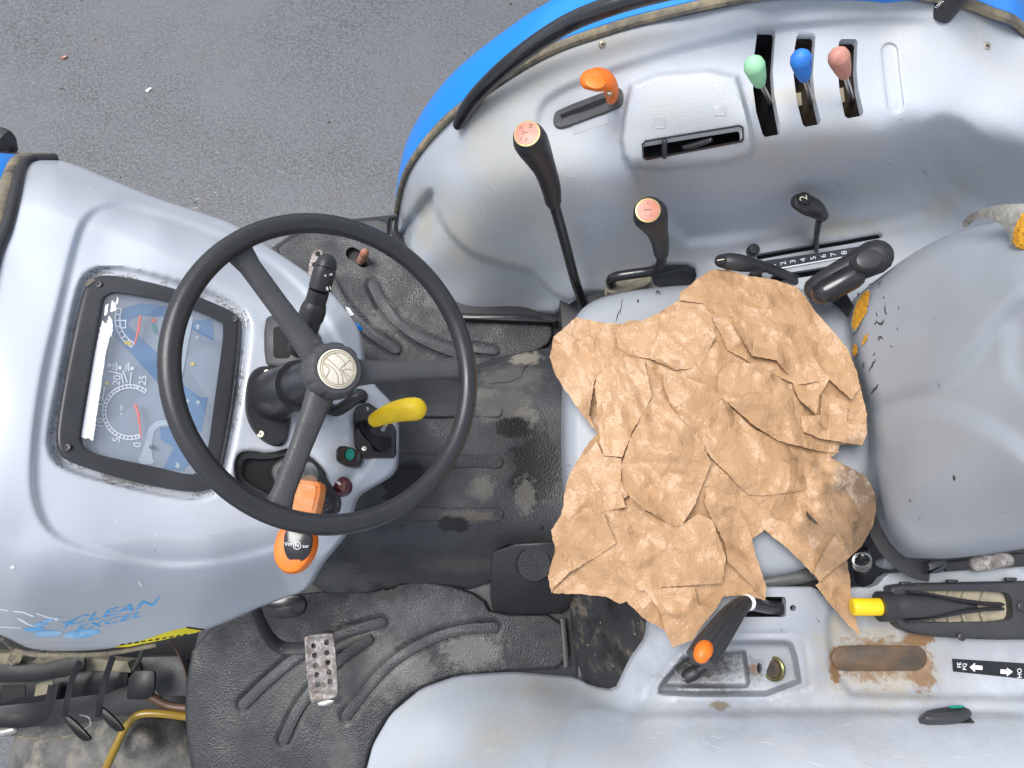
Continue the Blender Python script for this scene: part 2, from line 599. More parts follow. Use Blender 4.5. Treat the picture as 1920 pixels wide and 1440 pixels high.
M['cowl'] = material('glossy_grey_plastic', (.53, .56, .605), .22, c2=(.51, .54, .585), vscale=4, vamt=.6, coat=.9, rvar=.1, speck=(.75, .77, .8), sscale=38, sthr=.06)
M['seat'] = material('grey_vinyl', (.33, .35, .38), .42, c2=(.30, .32, .345), vscale=6, vamt=.8, bump=.10, bscale=500, rvar=.1)
M['blue'] = material('blue_paint', (.0, .225, .74), .34, c2=(.0, .20, .68), vscale=4, vamt=.5, coat=.12, rvar=.08)
RUB = dict(rough=.44, bump=.40, bscale=360, btype='voronoi', rvar=.16, spec=.36)
DUST, MUD = (.115, .112, .105), (.15, .135, .11)
M['rubber'] = material('black_rubber_mat', (.020, .021, .024), c2=(.014, .015, .0175), vscale=9, vamt=.9, dirt=(.07, .069, .066), dscale=7, dthr=.66, dsoft=.14, **RUB, spots=[
    (P(700, 1240, .006), (.10, .10, .1), DUST, 42, .12, .14, .85), (P(885, 1220, .006), (.09, .05, .1), DUST, 60, .10, .10, .9), (P(660, 1290, .006), (.04, .08, .1), DUST, 50, .14, .12, .8), (P(770, 1255, .006), (.07, .05, .1), DUST, 46, .14, .12, .8), (P(650, 1195, .006), (.06, .04, .1), MUD, 70, .16, .08, .8),
    (P(560, 1290, .006), (.08, .10, .1), (.055, .055, .054), 30, .14, .16), (P(780, 1150, .006), (.14, .06, .1), (.062, .063, .066), 22, .10, .2), (P(640, 1420, .006), (.05, .06, .1), (.06, .06, .06), 40, .14, .14),
    (P(700, 470, .006), (.10, .09, .1), (.058, .058, .06), 24, .12, .2), (P(730, 600, .006), (.08, .06, .1), DUST, 60, .2, .1, .7), (P(830, 560, .006), (.06, .05, .1), (.10, .095, .08), 50, .16, .14, .8)])
M['rubber_dirty'] = material('dusty_rubber_mat', (.047, .048, .053), c2=(.034, .035, .039), vscale=8, vamt=.9, dirt=(.075, .073, .069), dscale=9, dthr=.62, dsoft=.14, **RUB, spots=[
    (P(950, 700, .12), (.10, .06, .1), (.12, .115, .105), 40, .10, .16, .9), (P(985, 670, .06), (.05, .03, .1), (.22, .205, .175), 60, .12, .08), (P(940, 760, .14), (.09, .06, .1), (.11, .106, .098), 55, .12, .10, .9), (P(985, 790, .14), (.04, .05, .1), (.15, .14, .12), 70, .16, .08, .9), (P(905, 735, .14), (.05, .02, .1), (.16, .155, .14), 90, .14, .10, .8),
    (P(1000, 880, .14), (.07, .11, .1), (.011, .011, .012), 16, .10, .06), (P(960, 800, .14), (.05, .03, .1), (.011, .011, .012), 18, .10, .06), (P(985, 930, .14), (.035, .06, .1), (.14, .13, .115), 90, .17, .06, .8), (P(905, 915, .14), (.04, .04, .1), (.12, .11, .09), 70, .16, .10, .8),
    (P(880, 968, .14), (.08, .02, .1), (.12, .105, .085), 70, .14, .10, .8), (P(760, 905, .14), (.06, .05, .1), (.012, .012, .013), 15, .08, .06), (P(850, 985, .13), (.04, .02, .1), (.012, .012, .013), 20, .06, .05), (P(640, 1085, .03), (.10, .05, .1), DUST, 30, .18, .14, .7), (P(860, 1060, .06), (.12, .03, .1), (.09, .085, .078), 40, .18, .14, .7)])
M['black'] = material('black_plastic', (.022, .022, .024), .42, c2=(.03, .03, .032), vscale=10, bump=.12, bscale=500, rvar=.12)
M['black_gloss'] = material('glossy_black_paint', (.012, .012, .014), .22, c2=(.018, .018, .02), vscale=12, rvar=.08, coat=.3)
M['black_worn'] = material('worn_black_foam', (.026, .026, .028), .5, c2=(.04, .04, .042), vscale=16, bump=.35, bscale=300, dirt=(.19, .175, .15), dscale=34, dthr=.70, dsoft=.05, rvar=.1)
M['dark'] = material('dark_void', (.008, .008, .009), .8)
M['seal'] = material('dusty_seal', (.16, .14, .10), .8, c2=(.085, .08, .07), vscale=45, vamt=1.0, bump=.6, bscale=220, dirt=(.32, .26, .16), dscale=22, dthr=.58)
M['orange'] = material('orange_plastic', (.86, .19, .012), .45, c2=(.72, .145, .01), vscale=30, vamt=.9, dirt=(.5, .16, .04), dscale=60, dthr=.68, dsoft=.08)
M['orange_worn'] = material('worn_orange_sleeve', (.78, .21, .035), .5, c2=(.74, .25, .08), vscale=30, vamt=1, dirt=(.66, .34, .16), dscale=40, dthr=.56, bump=.2, bscale=200)
M['yellow'] = material('yellow_plastic', (.86, .60, .01), .42, c2=(.76, .50, .01), vscale=30, vamt=.9, dirt=(.55, .36, .03), dscale=55, dthr=.70, dsoft=.08, bump=.1, bscale=200)
M['yellow_decal'] = material('yellow_film', (.85, .72, .02), .4)
M['green_knob'] = material('pale_green_plastic', (.26, .60, .32), .55, c2=(.34, .66, .40), vscale=50, vamt=1, bump=.3, bscale=250)
M['blue_knob'] = material('blue_plastic', (.02, .22, .68), .5, c2=(.03, .16, .56), vscale=50, vamt=1, bump=.35, bscale=250)
M['pink_knob'] = material('faded_red_plastic', (.56, .26, .20), .6, c2=(.48, .20, .15), vscale=60, vamt=1, bump=.4, bscale=260)
M['green'] = material('green_lens', (.0, .24, .17), .3)
M['maroon'] = material('maroon_plastic', (.075, .010, .022), .22, coat=.4)
M['steel'] = material('galvanised_steel', (.55, .55, .53), .38, .9, c2=(.42, .41, .38), vscale=40, vamt=1, rvar=.12)
M['rusty'] = material('rusty_steel', (.27, .25, .235), .55, .35, c2=(.17, .13, .105), vscale=45, vamt=1.2, bump=.7, bscale=200, dirt=(.42, .39, .36), dscale=60, dthr=.55, dsoft=.06)
M['orange_rust'] = material('orange_rust', (.42, .15, .06), .7, .1, c2=(.30, .12, .06), vscale=60, vamt=1, dirt=(.5, .42, .36), dscale=70, dthr=.6)
M['brass'] = material('screw_brass', (.52, .47, .36), .4, .7, c2=(.40, .36, .28), vscale=60)
M['cream'] = material('cream_emblem', (.70, .65, .55), .3, c2=(.64, .59, .49), vscale=30)
M['gold'] = material('gold_line', (.42, .34, .20), .4, .2)
M['white'] = material('white_print', (.92, .93, .94), .5, c2=(.88, .89, .9), vscale=40)
M['white_tape'] = material('white_tape', (.95, .95, .96), .6, c2=(.9, .9, .92), vscale=30)
M['label_red'] = material('faded_red_label', (.44, .13, .075), .35, c2=(.47, .20, .13), vscale=60, vamt=1)
M['label_print'] = material('dark_red_print', (.22, .05, .03), .4)
M['red'] = material('red_needle', (.90, .13, .06), .4)
M['dial'] = material('grey_dial', (.25, .28, .345), .45, c2=(.28, .31, .375), vscale=10)
M['dial_blue'] = material('blue_dial', (.045, .16, .34), .4, c2=(.06, .185, .38), vscale=30)
M['dial_light'] = material('pale_dial', (.50, .58, .64), .45)
M['foam'] = material('yellow_foam', (.62, .30, .015), .9, c2=(.42, .19, .01), vscale=120, vamt=1.1, bump=1, bscale=260, dirt=(.12, .06, .01), dscale=160, dthr=.62, dsoft=.05)
M['vinyl_back'] = material('cracked_vinyl', (.30, .29, .26), .7, c2=(.20, .19, .17), vscale=70, vamt=1, bump=.8, bscale=160)
def kraft(name, c, c2, rough, vs_, stain=None):
    m = bpy.data.materials.new(name); m.use_nodes = True
    N, L = m.node_tree.nodes, m.node_tree.links
    b = N['Principled BSDF']; b.inputs['Roughness'].default_value = rough; b.inputs['Specular IOR Level'].default_value = .42
    tc = N.new('ShaderNodeTexCoord')
    wz = N.new('ShaderNodeTexNoise'); wz.inputs['Scale'].default_value = 14; wz.inputs['Detail'].default_value = 2
    L.new(tc.outputs['Object'], wz.inputs['Vector'])
    wa = N.new('ShaderNodeVectorMath'); wa.operation = 'MULTIPLY_ADD'; wa.inputs[1].default_value = (.045, .045, .02)
    L.new(wz.outputs['Color'], wa.inputs[0]); L.new(tc.outputs['Object'], wa.inputs[2])
    tot = None
    for sc_, amp in ((17, .85), (40, .70), (90, .50), (220, .12)):
        mp = N.new('ShaderNodeMapping'); mp.inputs['Scale'].default_value = (1, .62, .35); mp.inputs['Rotation'].default_value = (0, 0, .7 + sc_ * .05)
        L.new(wa.outputs[0], mp.inputs['Vector'])
        v = N.new('ShaderNodeTexVoronoi'); v.inputs['Scale'].default_value = sc_
        L.new(mp.outputs[0], v.inputs['Vector'])
        sub = N.new('ShaderNodeVectorMath'); sub.operation = 'SUBTRACT'
        L.new(mp.outputs[0], sub.inputs[0]); L.new(v.outputs['Position'], sub.inputs[1])
        ran = N.new('ShaderNodeVectorMath'); ran.operation = 'SUBTRACT'; ran.inputs[1].default_value = (.5, .5, .5)
        L.new(v.outputs['Color'], ran.inputs[0])
        dp = N.new('ShaderNodeVectorMath'); dp.operation = 'DOT_PRODUCT'
        L.new(sub.outputs[0], dp.inputs[0]); L.new(ran.outputs[0], dp.inputs[1])
        mk = N.new('ShaderNodeTexNoise'); mk.inputs['Scale'].default_value = 9 + sc_ * .06; mk.inputs['Detail'].default_value = 2
        L.new(tc.outputs['Object'], mk.inputs['Vector'])
        mr_ = N.new('ShaderNodeMapRange'); mr_.inputs['From Min'].default_value = .38; mr_.inputs['From Max'].default_value = .62; mr_.inputs['To Min'].default_value = .25
        L.new(mk.outputs['Fac'], mr_.inputs['Value'])
        mu = N.new('ShaderNodeMath'); mu.operation = 'MULTIPLY'; L.new(dp.outputs['Value'], mu.inputs[0]); L.new(mr_.outputs[0], mu.inputs[1])
        m2 = N.new('ShaderNodeMath'); m2.operation = 'MULTIPLY'; m2.inputs[1].default_value = amp; L.new(mu.outputs[0], m2.inputs[0])
        if tot is None: tot = m2.outputs[0]
        else:
            ad = N.new('ShaderNodeMath'); L.new(tot, ad.inputs[0]); L.new(m2.outputs[0], ad.inputs[1]); tot = ad.outputs[0]
    fn = N.new('ShaderNodeTexNoise'); fn.inputs['Scale'].default_value = 260; fn.inputs['Detail'].default_value = 3
    L.new(tc.outputs['Object'], fn.inputs['Vector'])
    f2 = N.new('ShaderNodeMath'); f2.operation = 'MULTIPLY_ADD'; f2.inputs[1].default_value = .0012; L.new(fn.outputs['Fac'], f2.inputs[0]); L.new(tot, f2.inputs[2])
    bp = N.new('ShaderNodeBump'); bp.inputs['Strength'].default_value = 1.0; bp.inputs['Distance'].default_value = KRAFT_BUMP
    L.new(f2.outputs[0], bp.inputs['Height']); L.new(bp.outputs[0], b.inputs['Normal'])
    n = N.new('ShaderNodeTexNoise'); n.inputs['Scale'].default_value = vs_; n.inputs['Detail'].default_value = 7; n.inputs['Roughness'].default_value = .65
    L.new(tc.outputs['Object'], n.inputs['Vector'])
    r_ = N.new('ShaderNodeMapRange'); r_.inputs['From Min'].default_value = .36; r_.inputs['From Max'].default_value = .64
    L.new(n.outputs['Fac'], r_.inputs['Value'])
    x = N.new('ShaderNodeMix'); x.data_type = 'RGBA'; x.inputs[6].default_value = (*c, 1); x.inputs[7].default_value = (*c2, 1)
    L.new(r_.outputs[0], x.inputs['Factor']); cur = x.outputs[2]
    for cen, rad, scol, thr, soft in KSTAIN:
        s1 = N.new('ShaderNodeVectorMath'); s1.operation = 'SUBTRACT'; s1.inputs[1].default_value = tuple(float(v) for v in cen); L.new(tc.outputs['Object'], s1.inputs[0])
        s2 = N.new('ShaderNodeVectorMath'); s2.operation = 'DIVIDE'; s2.inputs[1].default_value = rad; L.new(s1.outputs[0], s2.inputs[0])
        s3 = N.new('ShaderNodeVectorMath'); s3.operation = 'LENGTH'; L.new(s2.outputs[0], s3.inputs[0])
        sn = N.new('ShaderNodeTexNoise'); sn.inputs['Scale'].default_value = 32; sn.inputs['Detail'].default_value = 7; L.new(tc.outputs['Object'], sn.inputs['Vector'])
        s4 = N.new('ShaderNodeMath'); s4.operation = 'MULTIPLY_ADD'; s4.inputs[1].default_value = -.38; L.new(s3.outputs['Value'], s4.inputs[0]); L.new(sn.outputs['Fac'], s4.inputs[2])
        sr = N.new('ShaderNodeMapRange'); sr.inputs['From Min'].default_value = thr - soft; sr.inputs['From Max'].default_value = thr + soft; L.new(s4.outputs[0], sr.inputs['Value'])
        x2 = N.new('ShaderNodeMix'); x2.data_type = 'RGBA'; x2.inputs[7].default_value = (*scol, 1); L.new(sr.outputs[0], x2.inputs['Factor']); L.new(cur, x2.inputs[6]); cur = x2.outputs[2]
    L.new(cur, b.inputs['Base Color'])
    return m
KSTAIN = [(P(1606, 955, .465), (.06, .09, .3), (.28, .172, .095), .12, .12), (P(1580, 1015, .46), (.06, .08, .3), (.30, .185, .10), .15, .12), (P(1625, 920, .47), (.055, .05, .3), (.15, .10, .06), .20, .10), (P(1618, 1005, .46), (.04, .07, .3), (.17, .108, .06), .22, .09)]
KRAFT_BUMP = .75
M['paper'] = kraft('kraft_paper', (.475, .288, .152), (.45, .268, .138), .38, 6)
M['paper_pale'] = kraft('kraft_paper_pale', (.51, .315, .172), (.485, .295, .158), .36, 6)  # slightly paler kraft tone for some of the flaps
M['paper_wet'] = kraft('kraft_paper_stained', (.34, .21, .12), (.15, .095, .055), .45, 16)
M['kick'] = material('muddy_black_plate', (.026, .026, .028), .4, c2=(.04, .04, .042), vscale=10, bump=.3, bscale=200, dirt=(.12, .10, .075), dscale=24, dthr=.60, dsoft=.06, dirt2=(.012, .012, .012), d2scale=9, d2thr=.58, speck=(.32, .27, .19), sscale=60, sthr=.16, rvar=.15)
M['bezel'] = material('bezel_plastic', (.034, .034, .038), .40, c2=(.042, .042, .046), vscale=12, bump=.1, bscale=500, rvar=.08)
M['black_rim'] = material('satin_black_rim', (.020, .020, .022), .36, c2=(.028, .028, .03), vscale=20, bump=.06, bscale=400, rvar=.10, scratch=.10)
M['black_spoke'] = material('worn_black_spoke', (.050, .050, .053), .45, c2=(.065, .065, .068), vscale=24, bump=.35, bscale=320, dirt=(.15, .135, .11), dscale=55, dthr=.68, dsoft=.05, rvar=.12)
M['decal_green'] = material('pale_green_print', (.05, .45, .33), .4)
M['quadrant'] = material('grey_quadrant', (.10, .10, .10), .45, c2=(.075, .075, .078), vscale=30, vamt=1, rvar=.1)
M['gold_rim'] = material('gold_rim', (.55, .40, .17), .35, .5)
M['cream_print'] = material('cream_print', (.62, .60, .46), .5)
M['scale'] = material('dark_scale', (.03, .033, .045), .4, c2=(.045, .048, .06), vscale=60, vamt=1, speck=(.35, .36, .36), sscale=300, sthr=.2)
M['yellow_dark'] = material('yellow_recess', (.74, .50, .01), .4)
M['rust_film'] = material('rust_film', (.28, .16, .08), .8, c2=(.19, .115, .065), vscale=60, vamt=1.1)
M['socket'] = material('green_brass', (.16, .20, .09), .3, .8, c2=(.30, .23, .10), vscale=60, vamt=1)
M['foam_dark'] = material('oily_hole', (.09, .05, .008), .7, c2=(.02, .015, .01), vscale=80, vamt=1)
M['black_paint'] = material('black_chassis_paint', (.007, .007, .008), .35, c2=(.011, .011, .012), vscale=14, rvar=.1, spec=.22)
M['dust'] = material('dry_dust', (.115, .11, .102), .9, c2=(.07, .067, .06), vscale=60, vamt=1)
M['dust_brown'] = material('dry_mud', (.12, .105, .085), .9, c2=(.075, .066, .055), vscale=60, vamt=1)
M['crack'] = material('dark_crack', (.045, .043, .04), .8)  # near-black tone of the splits in the vinyl
M['grime'] = material('brown_grime', (.30, .295, .27), .8, c2=(.23, .22, .195), vscale=40, vamt=1)
M['yellowing'] = material('yellowed_plastic', (.49, .485, .455), .6, c2=(.46, .455, .42), vscale=30)
M['scuff'] = material('pale_scuff', (.68, .70, .73), .6)
M['scuff_dark'] = material('dark_scuff', (.17, .165, .16), .7)
M['rustpad'] = material('rust_stained_rubber', (.065, .052, .04), .6, c2=(.125, .075, .04), vscale=18, vamt=1.2, bump=.3, bscale=200)
M['slot_brown'] = material('dusty_dark_housing', (.035, .028, .022), .8, c2=(.09, .06, .04), vscale=40, vamt=1)
M['grit'] = material('speckled_dirt', (.04, .035, .032), .55, c2=(.30, .29, .28), vscale=230, vamt=1.6, bump=.8, bscale=230)
M['beige'] = material('dusty_beige_rubber', (.40, .35, .25), .75, c2=(.30, .27, .20), vscale=25, vamt=1, dirt=(.12, .115, .11), dscale=25, dthr=.62)
M['casting'] = material('dusty_casting', (.13, .125, .115), .7, c2=(.05, .05, .05), vscale=12, vamt=1.2, bump=.8, bscale=120, dirt=(.22, .20, .16), dscale=16, dthr=.58, dsoft=.08)
M['wood'] = material('dusty_olive_bar', (.20, .175, .115), .7, c2=(.11, .095, .06), vscale=14, vamt=1)
M['hose'] = material('amber_hose', (.27, .165, .008), .3, c2=(.20, .12, .006), vscale=30, coat=.2)
M['hose_brown'] = material('brown_hose', (.11, .055, .03), .4)
M['decal_blue'] = material('blue_film', (.05, .42, .88), .3, c2=(.12, .5, .92), vscale=80, vamt=1)
M['drop_blue'] = material('pale_blue_film', (.42, .68, .92), .3, c2=(.15, .5, .9), vscale=45, vamt=1.2)
M['webbing'] = material('black_webbing', (.02, .02, .022), .7, c2=(.035, .035, .037), vscale=300, bump=.8, bscale=500)
M['wire'] = material('green_wire', (.03, .075, .07), .4)
def glass():
    m = bpy.data.materials.new('clear_cover'); m.use_nodes = True
    N, L = m.node_tree.nodes, m.node_tree.links
    N.clear()
    o = N.new('ShaderNodeOutputMaterial'); mx = N.new('ShaderNodeMixShader'); fr = N.new('ShaderNodeFresnel')
    tr = N.new('ShaderNodeBsdfTransparent'); gl = N.new('ShaderNodeBsdfGlossy')
    tr.inputs[0].default_value = (.93, .96, .98, 1); gl.inputs['Roughness'].default_value = .06
    df = N.new('ShaderNodeBsdfDiffuse'); df.inputs[0].default_value = (.80, .85, .90, 1)
    hz_ = N.new('ShaderNodeMixShader'); hz_.inputs[0].default_value = .13  # pale diffuse haze painted in for sky reflections on the cover
    L.new(tr.outputs[0], hz_.inputs[1]); L.new(df.outputs[0], hz_.inputs[2])
    N.remove(fr); mx.inputs[0].default_value = .12; L.new(hz_.outputs[0], mx.inputs[1]); L.new(gl.outputs[0], mx.inputs[2]); L.new(mx.outputs[0], o.inputs[0])
    return m
M['glass'] = glass()

# ================================================================== the setting
GZ = -0.62
def grid_ground():
    n = 60
    xs = np.sign(np.linspace(-1, 1, n)) * np.abs(np.linspace(-1, 1, n)) ** 3 * 120
    V = [(x, y, GZ + .004 * math.sin(x * 2.1) * math.cos(y * 1.7)) for y in xs for x in xs]
    Fc = [(i * n + j, i * n + j + 1, (i + 1) * n + j + 1, (i + 1) * n + j) for i in range(n - 1) for j in range(n - 1)]
    return V, Fc
V, Fc = grid_ground()
tag(add('asphalt_yard', V, Fc, M['asphalt'], None, 'worn grey asphalt ground beside the tractor'), kind='structure')

# loose grit on the ground, far too small to count
gv, gf = [], []
for _ in range(900):
    x, y = rng.uniform(-1.6, .4), rng.uniform(.55, 2.2); r_ = rng.uniform(.0012, .0038) * (2.4 if rng.random() < .03 else 1)
    n = len(gv); q = rng.normal(0, 1, (6, 3)); q /= np.linalg.norm(q, axis=1)[:, None]
    for k, d_ in enumerate(((1, 0, 0), (-1, 0, 0), (0, 1, 0), (0, -1, 0), (0, 0, 1), (0, 0, -.3))):
        gv.append(np.array((x, y, GZ + .001)) + np.array(d_) * r_ * rng.uniform(.6, 1.2, 3) + q[k] * r_ * .2)
    gf += [(n, n + 2, n + 4), (n + 2, n + 1, n + 4), (n + 1, n + 3, n + 4), (n + 3, n, n + 4), (n, n + 5, n + 2), (n + 2, n + 5, n + 1), (n + 1, n + 5, n + 3), (n + 3, n + 5, n)]
M['grit_pale'] = material('pale_grit', (.20, .19, .17), .8, c2=(.09, .088, .085), vscale=30, vamt=1.5)
tag(add('loose_grit', gv, gf, M['grit_pale'], None, 'fine loose grit scattered over the asphalt', False), cat='grit', kind='stuff')

# ================================================================== the tractor
tractor = bpy.data.objects.new('tractor', None)
col.objects.link(tractor)
tractor.location = (0.1, 0.22, GZ)
tag(tractor, 'open blue and grey tractor operator station seen from above', 'tractor')
T = tractor

# ---- operator platform under everything
o_ = np.array([(500, 470), (560, 428), (640, 411), (738, 402), (760, 470), (1100, 540), (1700, 560), (2050, 600), (2050, 1300), (1090, 1290), (900, 1275), (760, 1330), (690, 1440), (690, 1500), (360, 1500), (345, 1290), (380, 1150), (600, 1000)], float)
plate('platform', o_, -.012, .05, M['black'], T, .004)

# ---- left fender: arch at the tyre, in world space
EY = .79
edge_px = [(742, 446), (745, 400), (755, 350), (770, 314), (803, 267), (850, 219), (937, 156), (1026, 103), (1123, 67), (1220, 39), (1409, 0)]
arc = [PY(a, b, EY) for a, b in edge_px] + [np.array((.50, EY, .775)), np.array((.62, EY, .757))] + [PY(1793, 9, EY), PY(1856, 31, EY), PY(1920, 67, EY), np.array((.98, EY, .50))]
arc = np.array(arc)
# smooth it
arc_s = crom(arc, 5)
def arch_loft(name, rows, mat, parent):
    n = len(rows[0])
    V = [tuple(p) for r_ in rows for p in r_]
    Fc = [(k * n + i, k * n + i + 1, (k + 1) * n + i + 1, (k + 1) * n + i) for k in range(len(rows) - 1) for i in range(n - 1)]
    return add(name, V, Fc, mat, parent, None, True, 50)
ctr = np.array((.42, EY, .02))
def arch_row(Y, s, dz=0):
    q = ctr + (arc_s - ctr) * s
    q[:, 1] = Y; q[:, 2] += dz
    return q
lf = arch_loft('left_fender', [arch_row(.795, .97), arch_row(.797, .995), arch_row(.803, 1.008), arch_row(.84, 1.008), arch_row(.875, 1.002), arch_row(.897, .988), arch_row(.912, .965), arch_row(.92, .93), arch_row(.924, .85)], M['blue'], T)
lf['label'] = 'blue painted left rear fender arch'
# dusty edge seal
tube('fender_seal', np.concatenate([arch_row(EY + .004, 1.004)]), .0075, M['seal'], lf, 8, ell=(1.2, .8))

# left inner panel height
ctrl = [(a, b, PY(a, b, EY)[2]) for a, b in edge_px[:]] + [(1793, 9, PY(1793, 9, EY)[2]), (1920, 67, PY(1920, 67, EY)[2]), (1600, -25, .765)]
ctrl += [(800, 330, .30), (860, 300, .40), (900, 250, .48), (950, 210, .55), (1050, 150, .635), (1150, 110, .68), (1300, 70, .715), (1450, 45, .73), (1650, 30, .735),
         (830, 400, .26), (900, 400, .345), (900, 330, .435), (980, 330, .50), (1060, 240, .59), (1060, 320, .548), (1150, 200, .65), (1150, 320, .578),
         (950, 450, .285), (1000, 430, .355), (1050, 470, .33), (1080, 545, .235), (1050, 555, .17), (1120, 520, .27), (1150, 450, .385), (1150, 390, .485),
         (1250, 150, .695), (1350, 150, .71), (1400, 200, .70), (1450, 150, .715), (1550, 120, .72), (1550, 200, .71), (1640, 150, .715), (1650, 220, .705), (1750, 120, .715), (1850, 150, .705),
         (1250, 320, .58), (1350, 312, .595), (1250, 400, .455), (1350, 400, .455), (1250, 470, .35), (1300, 490, .32),
         (1450, 260, .685), (1550, 250, .69), (1650, 250, .69), (1740, 228, .70), (1450, 310, .60), (1550, 300, .605), (1650, 300, .60), (1450, 380, .465), (1550, 370, .465), (1650, 360, .46),
         (1780, 215, .70), (1830, 260, .67), (1920, 270, .675), (1740, 340, .475), (1820, 310, .59), (1860, 330, .555), (1920, 330, .56), (1880, 400, .43), (1720, 400, .405), (1960, 420, .41),
         (1350, 470, .37), (1450, 452, .372), (1550, 430, .378), (1650, 415, .385), (1700, 440, .375), (1400, 520, .352), (1500, 510, .358), (1600, 495, .362), (1700, 520, .36), (1350, 540, .34),
         (770, 480, .06), (790, 440, .14), (820, 530, .04), (870, 575, .015), (870, 520, .11), (950, 540, .09), (1000, 580, .015), (1020, 560, .07)]
crease = crom([(811, 355), (820, 395), (845, 440), (885, 475), (940, 495), (992, 508), (1010, 522), (1035, 548), (1068, 565)], 5)
low = np.concatenate([crease, [(1060, 600), (860, 610), (790, 560), (740, 470), (760, 420)]])
hump = chaikin([(1186, 143), (1376, 128), (1396, 190), (1413, 268), (1404, 300), (1190, 322), (1163, 282), (1172, 205)], 1)
step_l = np.concatenate([crom([(1070, 335), (1030, 300), (1013, 262), (1010, 215), (1035, 180), (1110, 145), (1230, 105), (1330, 78), (1450, 52), (1650, 36), (1760, 40)], 5), [(1990, 70), (1990, 700), (1070, 700)]])
step_d = lambda q: -.011 * (1 - sstep((q[:, 1] - 235) / 110)) * (1 - sstep((q[:, 0] - 1640) / 150))
waist = np.concatenate([crom([(1180, 292), (1192, 325), (1212, 365), (1245, 410), (1290, 455)], 5), [(1420, 440), (1800, 380), (1800, 290), (1410, 285)]])
waist_d = lambda q: -.016 * (1 - sstep((q[:, 0] - 1260) / 260)) * sstep((q[:, 1] - 295) / 30)
panel_feats = [(low, -.030, 7), (chaikin([(808, 350), (818, 392), (795, 418), (768, 460), (748, 452), (758, 415), (780, 380)], 2), -.012, 16),
               (hump, .040, 10), (step_l, step_d, 20), (waist, waist_d, 24),
               (stadium(crom([(1668, 96), (1672, 140), (1679, 196)], 4), 15), -.0035, 5),
               (chaikin([(1735, 232), (1790, 222), (1850, 280), (1960, 300), (1960, 420), (1840, 400), (1745, 330)], 2), -.012, 40)]
panel_gr = [(crom([(1340, 488), (1420, 462), (1550, 433), (1660, 415), (1730, 395)], 4), -.004, 10)]
HL = Height(ctrl, panel_feats, panel_gr)
slots3 = [[(1423, 54), (1452, 55), (1454, 62), (1449, 133), (1452, 178), (1464, 243), (1461, 252), (1435, 257), (1430, 252), (1418, 211), (1412, 167), (1414, 104), (1420, 60)],
          [(1498, 63), (1526, 63), (1529, 68), (1524, 140), (1528, 180), (1539, 226), (1536, 233), (1510, 238), (1505, 233), (1494, 190), (1488, 140), (1490, 90), (1494, 68)],
          [(1578, 73), (1604, 73), (1608, 78), (1606, 130), (1609, 165), (1619, 210), (1616, 217), (1590, 222), (1584, 218), (1574, 170), (1570, 120), (1573, 78)]]
box_slot = np.array([(1206, 272), (1211, 267), (1386, 238), (1391, 241), (1392, 259), (1389, 263), (1214, 297), (1208, 294)], float)
slotA = stadium([(1424, 481), (1500, 467), (1580, 454), (1650, 441)], 5.5)
slotB = stadium([(1452, 522), (1520, 511), (1590, 499), (1640, 490)], 6.5)
hole_low = chaikin([(1215, 500), (1250, 492), (1305, 492), (1310, 520), (1290, 540), (1230, 545)], 1)
top_px = proj(arc_s[arc_s[:, 0] > arc[10][0] + .001])
top_px = [tuple(p) for p in top_px if p[0] < 2000]
outl = [tuple(p) for p in crom(edge_px, 4)] + top_px + [(2010, 200), (2010, 560), (1700, 580), (1330, 560), (1130, 548), (1098, 548), (1068, 566), (1040, 585), (870, 588), (815, 552), (775, 505), (755, 470)]
lp = surf('left_fender_panel', outl, HL, M['panel'], T, 6, slots3 + [box_slot, slotA, slotB, hole_low], .012, roll=(9, .008), ang=70, extra=[(hump, 10), (np.array(stadium(crom([(1668, 96), (1672, 140), (1679, 196)], 4), 15)), 5)])
for q_ in (rrect(1226, 219, 1248, 240, 4), rrect(1339, 197, 1362, 216, 4), np.array([(1073, 233), (1139, 213), (1142, 231), (1076, 252)], float)):
    plate('moulded_square', q_, lambda a, b: HL(a, b) + .0010, .004, M['panel'], lp, .0006)
lp['label'] = 'moulded light grey left fender console panel with lever slots'
# dark housings behind the slots
for s_ in slots3:
    q = resample(np.array(s_), 12); c = q.mean(0)
    top = on(q[:, 0], q[:, 1], HL); wc = top.mean(0)
    n = len(top)
    r0 = top - np.array((0, 0, .004)); r1 = wc + (top - wc) * np.array((1.25, 1.04, 1)) - np.array((0, 0, .012)); r2 = r1 * 1; r2[:, 2] = top[:, 2].min() - .11
    V = [tuple(p) for p in np.concatenate([r0, r1, r2])]
    Fc = [(k * n + i, k * n + (i + 1) % n, (k + 1) * n + (i + 1) % n, (k + 1) * n + i) for k in range(2) for i in range(n)] + [tuple(range(2 * n, 3 * n))]
    add('slot_housing', V, Fc, M['slot_brown'] if c[0] > 1480 else M['black'], lp, None, False)
for s_, dz in ((box_slot, .05), (slotA, .04), (slotB, .04), (hole_low, .12)):
    q = np.asarray(s_); c = q.mean(0)
    q2 = c + (q - c) * 1.12
    plate('slot_floor', q2, lambda a, b, d=dz: HL(a, b) * 0 + float(HL(c[0], c[1])) - d, .01, M['dark'] if dz < .1 else M['black'], lp, .001)
